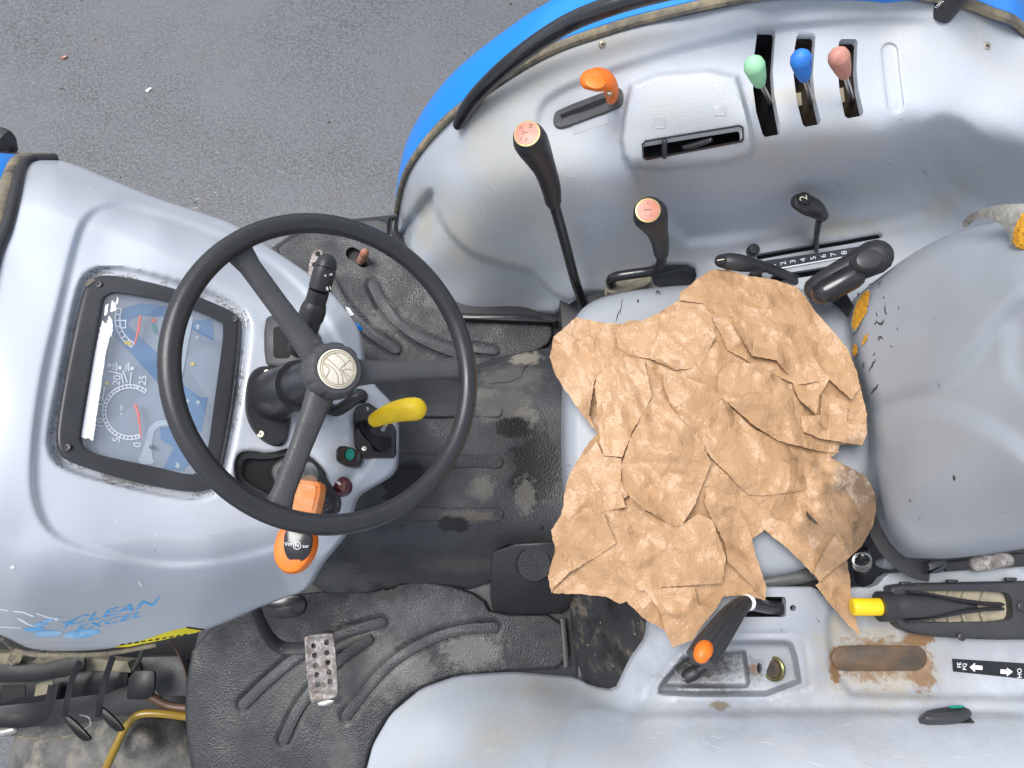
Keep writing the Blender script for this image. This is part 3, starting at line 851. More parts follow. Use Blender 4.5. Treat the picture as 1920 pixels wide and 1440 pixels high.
# rim of the storage slot
decal('slot_rim', resample(np.array([(1203, 270), (1210, 263), (1387, 234), (1394, 238), (1395, 262), (1391, 267), (1213, 301), (1205, 297)]), 20), HL, M['black_gloss'], lp, .002, step=8, holes=[box_slot])
def onl(pts, lift): return np.array([on(a, b, HL, lift) for a, b in pts])
tube('latch_tab', onl([(1246, 266), (1246, 284), (1246, 294)], .004), [.004, .0045, .0035], M['black'], lp, 10, (True, True))
tube('latch_bar', onl([(1283, 276), (1300, 272), (1332, 262)], -.006), [.004, .005, .004], M['black_gloss'], lp, 8, (True, True))

def screw(px, py, z, r, parent, mat='brass', up=(0, 0, 1), lift=.001):
    c = on(px, py, z, lift)
    up = np.asarray(up, float)
    head = lathe_geo(c, up, [(-.004, r), (0, r), (r * .25, r * .85), (r * .32, r * .5), (r * .34, .0005)], 16)
    o = add('screw', *head, M[mat], parent)
    a = random.random() * 3
    V, Fc = [], []
    for k in range(2):
        d = np.array((math.cos(a + k * math.pi / 2), math.sin(a + k * math.pi / 2), 0)); e = np.array((-d[1], d[0], 0))
        t = c + up * r * .36
        b0 = len(V)
        V += [t + d * r * .55 + e * r * .12, t + d * r * .55 - e * r * .12, t - d * r * .55 - e * r * .12, t - d * r * .55 + e * r * .12]
        V[b0:] = [v + up * .0002 * k for v in V[b0:]]
        Fc.append((b0, b0 + 1, b0 + 2, b0 + 3))
    if parent is tractor or (parent is not None and parent.parent is None) or parent.parent is tractor and False:
        add('screw_slot', V, Fc, M['dark'], o, None, False)
    else:
        # keep the cross recess in the same mesh, the head is already a sub-part
        me = o.data
        me.materials.append(M['dark'])
        bm = bmesh.new(); bm.from_mesh(me)
        vs_ = [bm.verts.new(v) for v in V]
        for f in Fc:
            ff = bm.faces.new([vs_[i] for i in f]); ff.material_index = 1
        bm.to_mesh(me); bm.free()
    return o
screw(1130, 83, HL, .0062, lp, up=(0, -.35, .94))
screw(1850, 86, HL, .0066, lp, up=(0, -.2, .98))

# ---- black grab rail on the left fender
rail = [PY(859, 234, .768)] + [PY(a, b, Y) for a, b, Y in ((872, 210, .775), (893, 180, .775), (935, 137, .775), (990, 92, .775), (1060, 47, .775), (1130, 17, .775), (1220, -10, .775), (1330, -32, .775), (1480, -45, .775))]
rail = np.array(rail)
tube('grab_rail', rail, [.010] + [.0138] * (len(rail) - 1), M['black_gloss'], T, 16, (True, False), per=6, label='black tubular grab rail curving along the blue fender')
# roll bar post, top right
pb = HL(1766, 24)
pa = P(1762, 27, float(pb) - .01)
rp = tube('roll_bar_post', [pa, pa + np.array((.01, .012, .05)), pa + np.array((.022, .03, .14)), pa + np.array((.03, .04, .24))], [.019, .0205, .022, .022], M['black'], T, 20, label='stub of black post rising from the fender corner')
for k in range(5):
    lettering('post_print', random.choice('IVLTX'), 1755 + k * 3, 14 - k * 3, 7, 60, lambda a, b: np.full(np.shape(a), .775), M['white'], rp, .003)

# ================================================================== dash cowl
cw = [(-80, 750, .76), (40, 750, .745), (40, 500, .725), (60, 380, .68), (100, 320, .60), (100, 297, .52), (-80, 300, .55), (-80, 420, .71), (30, 330, .64), (20, 302, .55),
      (40, 1000, .70), (40, 1100, .62), (40, 1170, .48), (40, 1212, .35), (-80, 1195, .37), (-80, 1050, .68),
      (200, 335, .52), (200, 380, .62), (200, 450, .665), (200, 750, .69), (200, 1000, .66), (200, 1070, .61), (200, 1140, .48), (200, 1217, .30),
      (300, 374, .49), (300, 420, .60), (400, 408, .46), (400, 460, .57), (400, 550, .61), (400, 750, .615), (400, 950, .605), (400, 1040, .56), (400, 1110, .44), (400, 1176, .30),
      (300, 600, .655), (300, 900, .645),
      (520, 478, .44), (500, 520, .52), (520, 620, .55), (520, 750, .555), (520, 900, .555), (520, 1000, .53), (520, 1060, .44), (520, 1122, .30),
      (583, 516, .42), (622, 549, .415), (667, 610, .41), (620, 610, .50), (640, 700, .50), (640, 800, .51), (640, 900, .505), (610, 980, .49), (600, 1053, .38), (573, 1107, .29),
      (680, 680, .43), (744, 790, .42), (743, 867, .42), (690, 820, .475), (667, 930, .43), (655, 985, .42)]
ca = [(-90, 296), (20, 300), (60, 294), (100, 297), (150, 312), (200, 333), (300, 373), (400, 406), (440, 422), (483, 450), (530, 480), (583, 516), (622, 549), (647, 580), (667, 608), (675, 632), (679, 660), (683, 690), (708, 727), (732, 752), (742, 775), (745, 800), (744, 860), (738, 882), (722, 897), (692, 914), (670, 929), (661, 950), (656, 975), (648, 997), (632, 1020), (602, 1056), (573, 1104), (530, 1122), (482, 1140), (383, 1182), (300, 1200), (200, 1217), (120, 1221), (60, 1217), (20, 1200), (-90, 1150)]
cowl_out = crom(ca, 3)
recess = chaikin([(160, 508), (215, 498), (330, 525), (440, 566), (470, 600), (466, 650), (447, 780), (425, 890), (405, 930), (350, 938), (240, 915), (115, 880), (90, 845), (92, 800), (115, 690), (140, 560)], 2)
groove_panel = chaikin([(176, 396), (225, 384), (330, 412), (440, 455), (520, 500), (600, 580), (640, 660), (646, 720), (700, 780), (700, 850), (660, 900), (620, 985), (470, 1040), (340, 1058), (230, 1045), (110, 1010), (72, 960), (62, 880), (80, 720), (118, 560), (150, 430)], 2)
lower_lip = crom([(-90, 1110), (60, 1105), (200, 1130), (330, 1135), (450, 1105), (560, 1050), (620, 1010)], 4)
cowl_feats = [(groove_panel, -.009, 22), (recess, -.013, 12),
              (chaikin([(440, 860), (460, 843), (520, 850), (560, 835), (606, 872), (612, 905), (640, 945), (620, 985), (560, 985), (480, 930), (445, 905)], 2), -.010, 10)]
HC = Height(cw, cowl_feats, [(np.concatenate([groove_panel, groove_panel[:1]]), -.004, 7)])
lever_hole = rrect(443, 850, 600, 935, 18)
W2 = chaikin([(130 + a / 3.2727, 500 + b / 3.2727) for a, b in [(195, 190), (240, 150), (600, 195), (940, 325), (955, 350), (860, 1140), (810, 1280), (740, 1290), (150, 1165), (60, 1110), (50, 1050), (140, 500)]], 1)
cowl = surf('dash_cowl', cowl_out, HC, M['cowl'], T, 6, [W2], .02, roll=(7, .006), ang=80, label='glossy light grey dashboard cowl')
# pale seal and blue bonnet at the far left
sl = crom([(105, 297), (60, 300), (40, 318), (28, 370), (12, 430), (-8, 480), (-25, 560), (-40, 700)], 5)
sz = HC(sl[:, 0], sl[:, 1]) + .002
tube('bonnet_seal', P(sl[:, 0], sl[:, 1], sz), .0085, M['black'], T, 10)
sl2 = sl + np.array((-17, 2))
tube('bonnet_gasket', P(sl2[:, 0], sl2[:, 1], sz - .006), .012, M['seal'], T, 10, label='dusty ribbed gasket between bonnet and cowl')
hb = [(-120, 288), (-20, 285), (30, 289), (62, 296), (40, 306), (20, 330), (8, 372), (-6, 420), (-120, 560)]
HB = Height([(-120, 288, .56), (30, 289, .55), (60, 296, .53), (10, 310, .62), (0, 360, .67), (-60, 330, .67), (-120, 400, .72), (-120, 560, .75), (-6, 420, .70)])
bon = surf('bonnet', chaikin(hb, 1), HB, M['blue'], T, 6, [], .03, roll=(12, .015), label='corner of the glossy blue bonnet')
# black fitting above the bonnet
tube('bonnet_mirror_stub', pts3([(-30, 268, .45), (-4, 262, .46), (8, 262, .47), (20, 276, .45)]), [.02, .021, .02, .012], M['black_worn'], T, 14, (True, True), per=3, label='dusty black fitting sticking out beside the bonnet')
tube('bonnet_bracket', pts3([(-10, 292, .44), (18, 284, .44), (34, 292, .45)]), [.008, .007, .005], M['seal'], T, 8, (True, True))

# ---- right fender and console
rc = [(690, 1440, .02), (700, 1395, .02), (735, 1338, .02), (790, 1292, .02), (860, 1268, .02), (960, 1262, .02), (1080, 1272, .05), (660, 1520, .02),
      (740, 1420, .10), (800, 1340, .11), (900, 1310, .12), (900, 1440, .33), (800, 1440, .20), (1000, 1300, .15), (1000, 1360, .27), (1000, 1440, .39), (1100, 1330, .27), (1100, 1440, .44), (1000, 1520, .47), (800, 1520, .34),
      (1155, 1296, .22), (1200, 1310, .30), (1200, 1440, .465), (1200, 1520, .52), (1180, 1240, .30), (1220, 1195, .37), (1260, 1160, .40),
      (1300, 1140, .405), (1400, 1110, .408), (1500, 1105, .41), (1400, 1175, .40), (1520, 1150, .405), (1530, 1250, .385), (1300, 1312, .365), (1400, 1318, .365), (1520, 1320, .365),
      (1300, 1380, .435), (1400, 1380, .435), (1500, 1380, .435), (1600, 1380, .435), (1800, 1380, .435), (1920, 1380, .435), (1300, 1440, .485), (1500, 1440, .485), (1700, 1440, .485), (1920, 1440, .485), (1500, 1520, .52), (1920, 1520, .52),
      (1560, 1130, .385), (1560, 1200, .372), (1650, 1120, .385), (1650, 1200, .372), (1650, 1290, .36), (1560, 1290, .36), (1750, 1200, .375), (1850, 1220, .375), (1920, 1200, .38), (1800, 1300, .365), (1920, 1300, .37), (1700, 1320, .38), (1900, 1330, .39),
      (1700, 1080, .385), (1800, 1072, .39), (1920, 1062, .395), (1980, 1200, .38), (1980, 1060, .395)]
tray = chaikin([(1210, 1312), (1212, 1298), (1262, 1232), (1318, 1196), (1360, 1188), (1480, 1187), (1504, 1194), (1512, 1215), (1522, 1312)], 1)
tray_in = chaikin([(1236, 1302), (1240, 1285), (1282, 1235), (1330, 1206), (1470, 1204), (1486, 1210), (1502, 1300)], 1)
pit = [(1240, 1286), (1282, 1232), (1395, 1222), (1402, 1280), (1398, 1286)]
flank = crom([(1190, 1340), (1105, 1322), (1070, 1340), (1045, 1390), (1020, 1470)], 4)
right_feats = [(tray_in, -.046, 12), (pit, -.040, 10), (chaikin([(1548, 1128), (1600, 1080), (1990, 1040), (1990, 1310), (1700, 1306), (1562, 1300)], 1), -.012, 14),
               (np.concatenate([flank, [(1040, 1540), (1990, 1540), (1990, 1345), (1760, 1335)]]), .012, 16),
               (rrect(1560, 1208, 1742, 1261, 24), -.003, 5)]
right_gr = [(np.concatenate([tray, tray[:1]]), -.005, 3.5), (crom([(1200, 1316), (1400, 1322), (1700, 1330), (1990, 1340)], 3), -.004, 10)]
HR = Height(rc, right_feats, right_gr)
slotR = rrect(1380, 1119, 1474, 1157, 6)
hole_s = ellipse(1487, 1140, 6, 6, 14)
hole_t = ellipse(1424, 1253, 5, 10, 14)
ro = [(660, 1540), (688, 1440), (700, 1395), (732, 1340), (790, 1292), (860, 1268), (960, 1262), (1080, 1272), (1112, 1290), (1155, 1297), (1182, 1240), (1213, 1196), (1218, 1140), (1300, 1108), (1390, 1100), (1528, 1100), (1545, 1118), (1600, 1100), (1640, 1102), (1662, 1076), (1800, 1066), (2000, 1055), (2000, 1540)]
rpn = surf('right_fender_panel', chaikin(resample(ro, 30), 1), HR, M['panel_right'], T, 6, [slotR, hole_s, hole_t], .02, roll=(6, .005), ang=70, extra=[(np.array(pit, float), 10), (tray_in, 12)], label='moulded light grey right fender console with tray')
plate('slot_floor', rrect(1376, 1115, 1478, 1161, 6), .345, .01, M['dark'], rpn, .001)
plate('slot_floor', ellipse(1487, 1140, 9, 9, 12), .375, .01, M['dark'], rpn, .001)
plate('slot_floor', ellipse(1424, 1253, 8, 13, 12), lambda a, b: np.full(np.shape(a), float(HR(1424, 1253)) - .012), .006, M['dark'], rpn, .001)

plate('white_tag', [(647, 575), (655, 577), (664, 590), (655, 593)], .36, .002, M['white'], T, .0004)
tube('blue_clip', pts3([(667, 609, .37), (672, 612, .37), (676, 617, .365)]), .004, M['blue'], T, 8, (True, True))

plate('gap_shade_plate', [(-80, 1120), (420, 1120), (370, 1215), (352, 1300), (-80, 1300)], -.17, .2, M['dark'], T, .01)  # dark plate added to shade the bright gap under the cowl
# grime in the ditch round the instrument cluster
rc_ = recess.mean(0)
stain('bezel_grime', rc_ + (recess - rc_) * 1.01, .80, HC, M['grime'], cowl, 66, step=2.6, edge=12, lift=.0008, excl=chaikin([(165, 545), (180, 527), (212, 521), (330, 547), (430, 587), (442, 605), (440, 650), (428, 760), (405, 885), (390, 908), (350, 916), (250, 897), (134, 860), (114, 840), (112, 805), (130, 700), (152, 585)], 2))

# ================================================================== floor mats (loose rubber mats lie on the platform)
def rib(parent, outline, z, h=.005, mat=None, sink=False):
    "one moulded tread bar, a raised slab standing in its own shallow groove"
    return plate('tread_bar', outline, lambda a, b: zz(z, a, b) + h, h + .004, mat or M['rubber_dirty'], parent, .0022)

LZ = .006
ml_out = chaikin([(505, 474), (560, 434), (640, 415), (733, 407), (745, 462), (775, 512), (830, 568), (880, 594), (1035, 598), (1037, 640), (1000, 662), (900, 690), (760, 720), (640, 640), (600, 560)], 1)
gap_l = stadium(crom([(660, 475), (672, 482), (682, 490)], 3), 12)
rib_l = [stadium(crom([(700, 534), (716, 566), (745, 602), (790, 634), (840, 655), (872, 662)], 5), 10.5),
         stadium(crom([(622, 528), (640, 562), (668, 598), (700, 628), (742, 655)], 5), 9.5),
         stadium(crom([(880, 652), (905, 655), (928, 657)], 3), 8)]
gl = [(stadium(crom([(700, 534), (716, 566), (745, 602), (790, 634), (840, 655), (872, 662)], 5), 14), -.004, 4), (stadium(crom([(622, 528), (640, 562), (668, 598), (700, 628), (742, 655)], 5), 13), -.004, 4), (stadium([(880, 652), (928, 657)], 11), -.004, 4)]
class Flat:
    def __init__(s, z, feats): s.z, s.f = z, feats
    def __call__(s, px, py):
        px, py = np.broadcast_arrays(np.asarray(px, float), np.asarray(py, float))
        q = np.stack([px.ravel(), py.ravel()], -1); z = np.full(len(q), s.z)
        for poly, d, w in s.f:
            sd = dist(q, poly) * np.where(inside(q, poly), 1, -1)
            z = z + d * sstep((sd + w / 2) / w)
        return z.reshape(px.shape)
HML = Flat(LZ, gl)
ml = surf('floor_mat', ml_out, HML, M['rubber'], None, 5, [gap_l], .008, roll=(5, .003))
tag(ml, 'black rubber mat with curved bars on the left footwell beyond the steering wheel', 'floor mat', 'rubber mats on the platform')
for r_ in rib_l:
    rib(ml, r_, LZ - .004, .0055)
# rusty pedal pin showing through the left mat, rusty link plate
tube('pedal_pin', pts3([(676, 491, -.005), (681, 482, .03), (684, 474, .055)]), .0105, M['orange_rust'], T, 14, (True, True), label='orange rusty pin poking through the left mat')
lk = plate('rusty_link', chaikin([(588, 468), (604, 467), (606, 480), (600, 512), (592, 520), (577, 518), (578, 500), (584, 478)], 1), .05, .008, M['rusty'], T, .002, label='rusty steel link plate beside the light stalk')
for a, b in ((596, 476), (590, 496)):
    plate('link_hole', ellipse(a, b, 5, 5, 12), .0507, .001, M['dark'], lk, .0002)
# dark gap and black rail below the left panel, side trim at the front
plate('side_rail', [(862, 586), (1040, 590), (1052, 583), (1058, 596), (1040, 605), (868, 598)], .03, .03, M['black_gloss'], T, .003)
tube('front_trim', pts3([(742, 402, .08), (738, 432, .07), (748, 450, .06), (764, 470, .05)]), [.006, .007, .008, .006], M['black'], T, 10, (True, True), per=4)
tube('front_trim', pts3([(742, 405, .10), (730, 412, .08), (728, 450, .03)]), [.003, .004, .004], M['black'], T, 8, (True, True), per=3)

# transmission tunnel cover
tn_out = chaikin([(590, 640), (760, 690), (880, 688), (940, 668), (1000, 656), (1110, 640), (1140, 1030), (960, 1018), (930, 1035), (918, 1110), (760, 1092), (740, 1112), (570, 1112), (600, 1030), (600, 800)], 1)
tn = [(600, 650, .02), (760, 690, .02), (880, 690, .02), (940, 670, .02), (1000, 658, .03), (1110, 640, .03), (760, 712, .09), (880, 712, .095), (1000, 690, .09), (1100, 680, .09), (760, 735, .13), (900, 732, .132), (1040, 725, .13), (1120, 725, .13),
      (620, 800, .14), (800, 800, .14), (1000, 800, .14), (1120, 800, .14), (620, 920, .14), (800, 920, .14), (1000, 920, .14), (1120, 920, .14), (620, 990, .136), (800, 990, .138), (1000, 992, .138), (1120, 1000, .135),
      (700, 1012, .13), (850, 1012, .13), (700, 1032, .105), (850, 1032, .105), (960, 1020, .12), (700, 1060, .06), (850, 1060, .06), (700, 1085, .025), (850, 1080, .02), (600, 1100, .02), (700, 1110, .004), (760, 1092, .004), (850, 1100, .0), (915, 1105, .0), (600, 1060, .06)]
HT = Height(tn)
tm = surf('floor_mat', tn_out, HT, M['rubber_dirty'], None, 6, [], .006, roll=(5, .003), ang=80)
tag(tm, 'muddy black rubber mat with straight bars over the central tunnel', 'floor mat', 'rubber mats on the platform')
for y, x1 in ((770, 930), (865.5, 932), (965, 932)):
    rib(tm, stadium([(640, y - 3), (780, y - 1), (x1, y)], 12), HT, .006)
plate('mat_patch', chaikin([(905, 690), (1000, 660), (1018, 662), (1012, 676), (985, 684), (975, 715), (895, 720)], 1), lambda a, b: HT(a, b) + .003, .004, M['rubber_dirty'], tm, .0015)
for a, b in ((751, 989), (1015, 989)):
    plate('mat_stud', ellipse(a, b, 5, 5, 12), lambda c, d: HT(c, d) + .002, .004, M['black'], tm, .001)
# moulded black block in front of the seat with a round cap
HBk = Height([(925, 1020, .15), (1085, 1015, .15), (920, 1070, .12), (1000, 1050, .16), (1090, 1060, .16), (930, 1110, .06), (1000, 1100, .11), (1090, 1100, .11), (925, 1148, .005), (1000, 1150, .005), (1090, 1150, .005), (1000, 1130, .05)])
bk = surf('tunnel_block', chaikin([(925, 1022), (1090, 1012), (1095, 1150), (932, 1152), (919, 1135), (919, 1075)], 1), HBk, M['black'], T, 5, [], .01, roll=(6, .004), label='black moulded block under the front of the seat')
lathe('block_cap', P(1001, 1057, .155), (0, -.15, 1), [(-.02, .038), (0, .036), (.006, .0355), (.009, .033), (.0095, .001)], M['rubber'], bk, 28)

# right mat
mr_out = chaikin([(345, 1300), (365, 1195), (480, 1135), (575, 1108), (735, 1108), (762, 1089), (830, 1092), (905, 1118), (922, 1153), (1062, 1152), (1072, 1253), (960, 1258), (862, 1264), (788, 1288), (730, 1336), (697, 1395), (682, 1445), (665, 1510), (385, 1510), (352, 1410)], 1)
cl = [crom([(456, 1321), (510, 1270), (562, 1230), (640, 1190), (716, 1167)], 5), crom([(532, 1387), (556, 1335), (592, 1285), (640, 1235), (690, 1200)], 5), crom([(650, 1342), (696, 1282), (744, 1236), (812, 1197), (874, 1180), (926, 1177)], 5)]
HMR = Flat(LZ, [(stadium(c, 13.5), -.004, 4) for c in cl])
mr = surf('floor_mat', mr_out, HMR, M['rubber'], None, 5, [], .010, roll=(6, .004))
tag(mr, 'black rubber mat with curved bars under the brake pedal', 'floor mat', 'rubber mats on the platform')
for c, zo in zip(cl, (0, .0012, 0)):
    rib(mr, stadium(c, 10), LZ - .004 + zo, .0055)
rib(mr, [(1050, 1160), (1061, 1160), (1068, 1250), (1057, 1252)], LZ, .006, M['black'])
plate('mat_ledge', chaikin([(480, 1130), (560, 1112), (574, 1125), (572, 1148), (545, 1160), (500, 1158)], 2), .012, .012, M['black_gloss'], mr, .003)
plate('platform_bracket', [(1076, 1112), (1092, 1108), (1098, 1290), (1084, 1270)], .05, .05, M['black'], T, .003)

# wet film lying on the mats
M['wet'] = material('wet_film', (.010, .010, .011), .30, c2=(.012, .012, .013), vscale=5, spec=.18)
def puddle(pts, z, parent, seed):
    r_ = np.random.default_rng(seed)
    q = resample(chaikin(pts, 2), 4)
    q = q + r_.normal(0, 1.0, q.shape)
    decal('wet_patch', chaikin(q, 1), z, M['wet'], parent, .0007, step=8)

puddle([(705, 1108), (735, 1106), (760, 1092), (752, 1112), (730, 1124), (700, 1124)], HMR, mr, 14)
# black kick plate between mat and console
HK = Height([(1070, 1120, .10), (1070, 1260, .02), (1110, 1110, .16), (1120, 1200, .13), (1110, 1290, .05), (1125, 1110, .18), (1215, 1140, .33), (1218, 1190, .315), (1190, 1230, .27), (1155, 1296, .16), (1130, 1200, .18), (1130, 1285, .12)])
kp = surf('kick_plate', chaikin([(1068, 1115), (1110, 1100), (1230, 1120), (1225, 1192), (1195, 1240), (1168, 1300), (1130, 1296), (1085, 1268), (1072, 1200)], 1), HK, M['kick'], T, 6, [], .006, ang=60, label='muddy black kick plate beside the grey console')

# ---- brake pedal
bp_out = np.array([(572, 1192), (622, 1186), (627, 1192), (635, 1300), (630, 1308), (588, 1320), (580, 1314), (570, 1200)], float)
ph = [ellipse(588, 1211, 5, 5.5, 12), ellipse(612, 1205, 5, 5.5, 12), ellipse(590, 1229, 5, 5.5, 12), ellipse(613, 1224, 5, 5.5, 12), ellipse(592, 1247, 5, 5.5, 12), ellipse(615, 1242, 5, 5.5, 12),
      ellipse(594, 1265, 5, 5.5, 12), ellipse(617, 1260, 5, 5.5, 12), ellipse(596, 1283, 5, 5.5, 12), ellipse(619, 1278, 5, 5.5, 12)]
HP = Height([(570, 1190, .155), (625, 1186, .150), (575, 1250, .14), (630, 1250, .135), (585, 1318, .115), (632, 1305, .11)], [(rrect(577, 1196, 629, 1306, 6), -.004, 8)])
bpd = surf('brake_pedal', resample(chaikin(bp_out, 2), 6), HP, M['rusty'], T, 4, ph, .007, roll=(4, .003), label='rusty steel brake pedal plate with two rows of holes')
plate('pedal_toe', chaikin([(593, 1316), (625, 1310), (626, 1320), (598, 1326)], 1), .10, .006, M['steel'], bpd, .002)
tube('pedal_arm', pts3([(474, 1120, .25), (486, 1160, .19), (504, 1195, .14), (525, 1213, .115), (555, 1216, .11), (585, 1214, .115)]), [.013, .013, .013, .012, .011, .010], M['black_worn'], bpd, 10, ell=(.55, 1.2), per=4)

# ---- front left machinery under the cowl
HQ = Height([(40, 1440, -.20), (30, 1370, -.22), (60, 1355, -.20), (150, 1340, -.18), (190, 1380, -.13), (250, 1370, -.10), (300, 1400, -.12), (360, 1420, -.16), (200, 1500, -.18), (0, 1500, -.25), (350, 1340, -.2), (110, 1420, -.17)], [(ellipse(250, 1385, 48, 30, 24, 10), .03, 40)])
surf('axle_casting', chaikin([(8, 1500), (20, 1400), (36, 1362), (80, 1345), (150, 1332), (200, 1340), (250, 1335), (310, 1345), (345, 1330), (370, 1420), (390, 1500)], 1), HQ, M['casting'], T, 7, [], .06, roll=(10, .03), ang=80, label='dusty grey gear casting below the black brackets')
plate('frame_rail', [(-60, 1222), (110, 1228), (240, 1240), (245, 1262), (120, 1255), (-60, 1262)], -.02, .05, M['wood'], T, .004, label='dusty olive frame rail under the cowl')
plate('frame_web', [(-60, 1262), (110, 1262), (250, 1265), (345, 1240), (352, 1345), (200, 1350), (-60, 1375)], -.14, .04, M['black'], T, .004)
tube('rail_bolt', pts3([(27, 1252, -.03), (28, 1238, -.01), (29, 1232, .02)]), .014, M['seal'], T, 6)
br = plate('mounting_bracket', chaikin([(-60, 1266), (50, 1262), (130, 1243), (150, 1246), (160, 1250), (200, 1245), (240, 1262), (238, 1285), (200, 1300), (110, 1312), (60, 1318), (-60, 1330)], 0), -.03, .02, M['black_paint'], T, .003, label='glossy black folded steel bracket under the cowl')
plate('bracket_slot', [(68, 1283), (100, 1274), (96, 1300), (64, 1306)], -.0285, .001, M['wood'], br, .0002)
plate('bracket_slot', [(2, 1285), (48, 1284), (46, 1306), (2, 1320)], -.0285, .001, M['dark'], br, .0002)
def strap(pts, hw, mat, parent, name, n=0):
    q = pts3(pts)
    V, Fc = tube_geo(crom(q, 4), hw, 4, ell=(1.0, .22))
    return add(name, V, Fc, mat, parent, None, True, 30)
strap([(-60, 1262, 0.0), (60, 1262, .0), (110, 1252, .0), (160, 1240, .0)], .018, M['black_paint'], br, 'bracket_flange')
strap([(-60, 1345, -.02), (40, 1352, -.02), (80, 1340, -.01), (92, 1318, .0), (100, 1285, .0)], .014, M['black_paint'], br, 'bracket_flange')
for dx in (0, 62):
    strap([(150 + dx, 1240 + dx * -.15, .03), (135 + dx, 1275, .02), (124 + dx, 1325, .015), (122 + dx, 1345, .01)], .007, M['black_paint'], br, 'bracket_tab')
    q = np.array([(118, 1342), (132, 1344), (168, 1380), (170, 1390), (150, 1390), (120, 1352)], float) + np.array((dx, -18 if dx else 0))
    tb = plate('bracket_foot', chaikin(q, 1), .012, .006, M['black_paint'], br, .002)
bt = plate('bracket_lug', chaikin([(242, 1258), (285, 1256), (291, 1262), (290, 1290), (283, 1312), (240, 1312), (236, 1308)], 1), .005, .006, M['black_paint'], br, .002)
plate('steering_link', chaikin([(262, 1232), (335, 1230), (350, 1262), (354, 1305), (300, 1308), (270, 1262)], 0), -.06, .03, M['black_worn'], T, .003, label='dusty black steel plate beside the right mat')
tube('fuel_hose', pts3([(195, 1450, -.06), (215, 1405, -.05), (238, 1360, -.05), (262, 1340, -.05), (300, 1338, -.055), (360, 1345, -.07)]),   .0085, M['hose'], T, 14, per=6, label='translucent amber fuel hose below the platform')
tube('brown_hose', pts3([(260, 1290, -.06), (290, 1310, -.06), (320, 1324, -.065), (370, 1330, -.07)]), .009, M['hose_brown'], T, 12, per=5, label='dark brown hose running under the mat')
tube('thin_wire', pts3([(315, 1203, .05), (332, 1222, .02), (346, 1255, .0), (353, 1290, -.02)]), .0016, M['hose_brown'], T, 6, per=5)
tube('loop_wire', pts3([(150, 1340, -.03), (166, 1345, -.02), (170, 1358, -.02), (160, 1366, -.03)]), .0016, M['steel'], T, 6, per=4)
tube('cable', pts3([(22, 1378, -.05), (60, 1384, -.05), (110, 1383, -.05), (150, 1376, -.05)]), .0025, M['seal'], T, 8, per=4)
tube('hose_clamp', pts3([(-20, 1372, -.05), (10, 1372, -.04), (26, 1368, -.04)]), .010, M['steel'], T, 10, (True, True))
tube('cowl_rod', pts3([(250, 1255, -.02), (262, 1235, .0), (272, 1210, .03)]), .005, M['black'], T, 8)
tube('cowl_rod', pts3([(60, 1236, .0), (75, 1225, .02), (84, 1220, .03)]), .004, M['black'], T, 8)
tube('cowl_edge_trim', on(*(crom([(-60, 1186), (0, 1196), (22, 1214), (60, 1224), (120, 1225), (200, 1222), (290, 1206)], 4).T), lambda a, b: HC(a, np.minimum(b, 1212)), .001) - np.array((0, .004, .008)), .004, M['seal'], T, 8)

# ================================================================== instrument cluster
HCB = Height(cw)
def zcl(d):
    d = d + .005 if d < -.008 else d
    return lambda a, b: HCB(a, b) - .009 + d
S = 3.2727
def zp(lst):                       # measured on an enlargement of the cluster
    return np.array([(130 + a / S, 500 + b / S) for a, b in lst])
bez_out = chaikin([(158, 538), (172, 520), (212, 514), (330, 540), (437, 582), (450, 600), (448, 650), (436, 760), (412, 885), (396, 916), (350, 924), (250, 904), (128, 868), (106, 845), (104, 805), (122, 700), (146, 580)], 2)
win = chaikin(zp([(205, 190), (240, 160), (290, 152), (600, 205), (800, 270), (930, 335), (945, 350), (940, 470), (880, 900), (850, 1130), (800, 1260), (740, 1280), (560, 1235), (150, 1150), (80, 1110), (60, 1060), (70, 980), (140, 560), (190, 260)]), 1)
ic = surf('instrument_cluster', bez_out, zcl(.001), M['bezel'], T, 5, [win], .016, roll=(9, .006), ang=70, label='rectangular instrument cluster with black bezel in the grey cowl')
surf('dial_face', W2.mean(0) + (W2 - W2.mean(0)) * 1.02, zcl(-.020), M['dial'], ic, 8, [], 0)
for i, pl in enumerate([[(262, 340), (300, 280), (350, 250), (440, 225), (600, 240), (600, 305), (440, 300), (380, 318), (352, 345), (385, 385), (535, 525), (600, 600), (600, 760), (520, 690), (400, 555), (262, 410)],
           [(770, 330), (880, 320), (885, 455), (740, 380)], [(660, 690), (760, 770), (800, 800), (850, 800), (810, 1020), (650, 860)], [(555, 985), (640, 985), (750, 1130), (760, 1180), (700, 1255), (575, 1240), (640, 1110), (560, 1060)]]):
    decal('dial_blue_field', resample(zp(pl), 8), zcl(-.0195), M['dial_blue'], ic, .0, step=10)
decal('dial_pale_band', resample(chaikin(zp([(410, 1210), (460, 1110), (475, 1000), (520, 955), (560, 942), (640, 942), (640, 972), (560, 978), (525, 1000), (508, 1060), (505, 1160), (530, 1215)]), 1), 8), zcl(-.019), M['dial_light'], ic, .0, step=10)
decal('dial_pale_band', resample(zp([(700, 290), (760, 310), (690, 690), (640, 660)]), 8), zcl(-.0188), M['dial_light'], ic, .0, step=10)
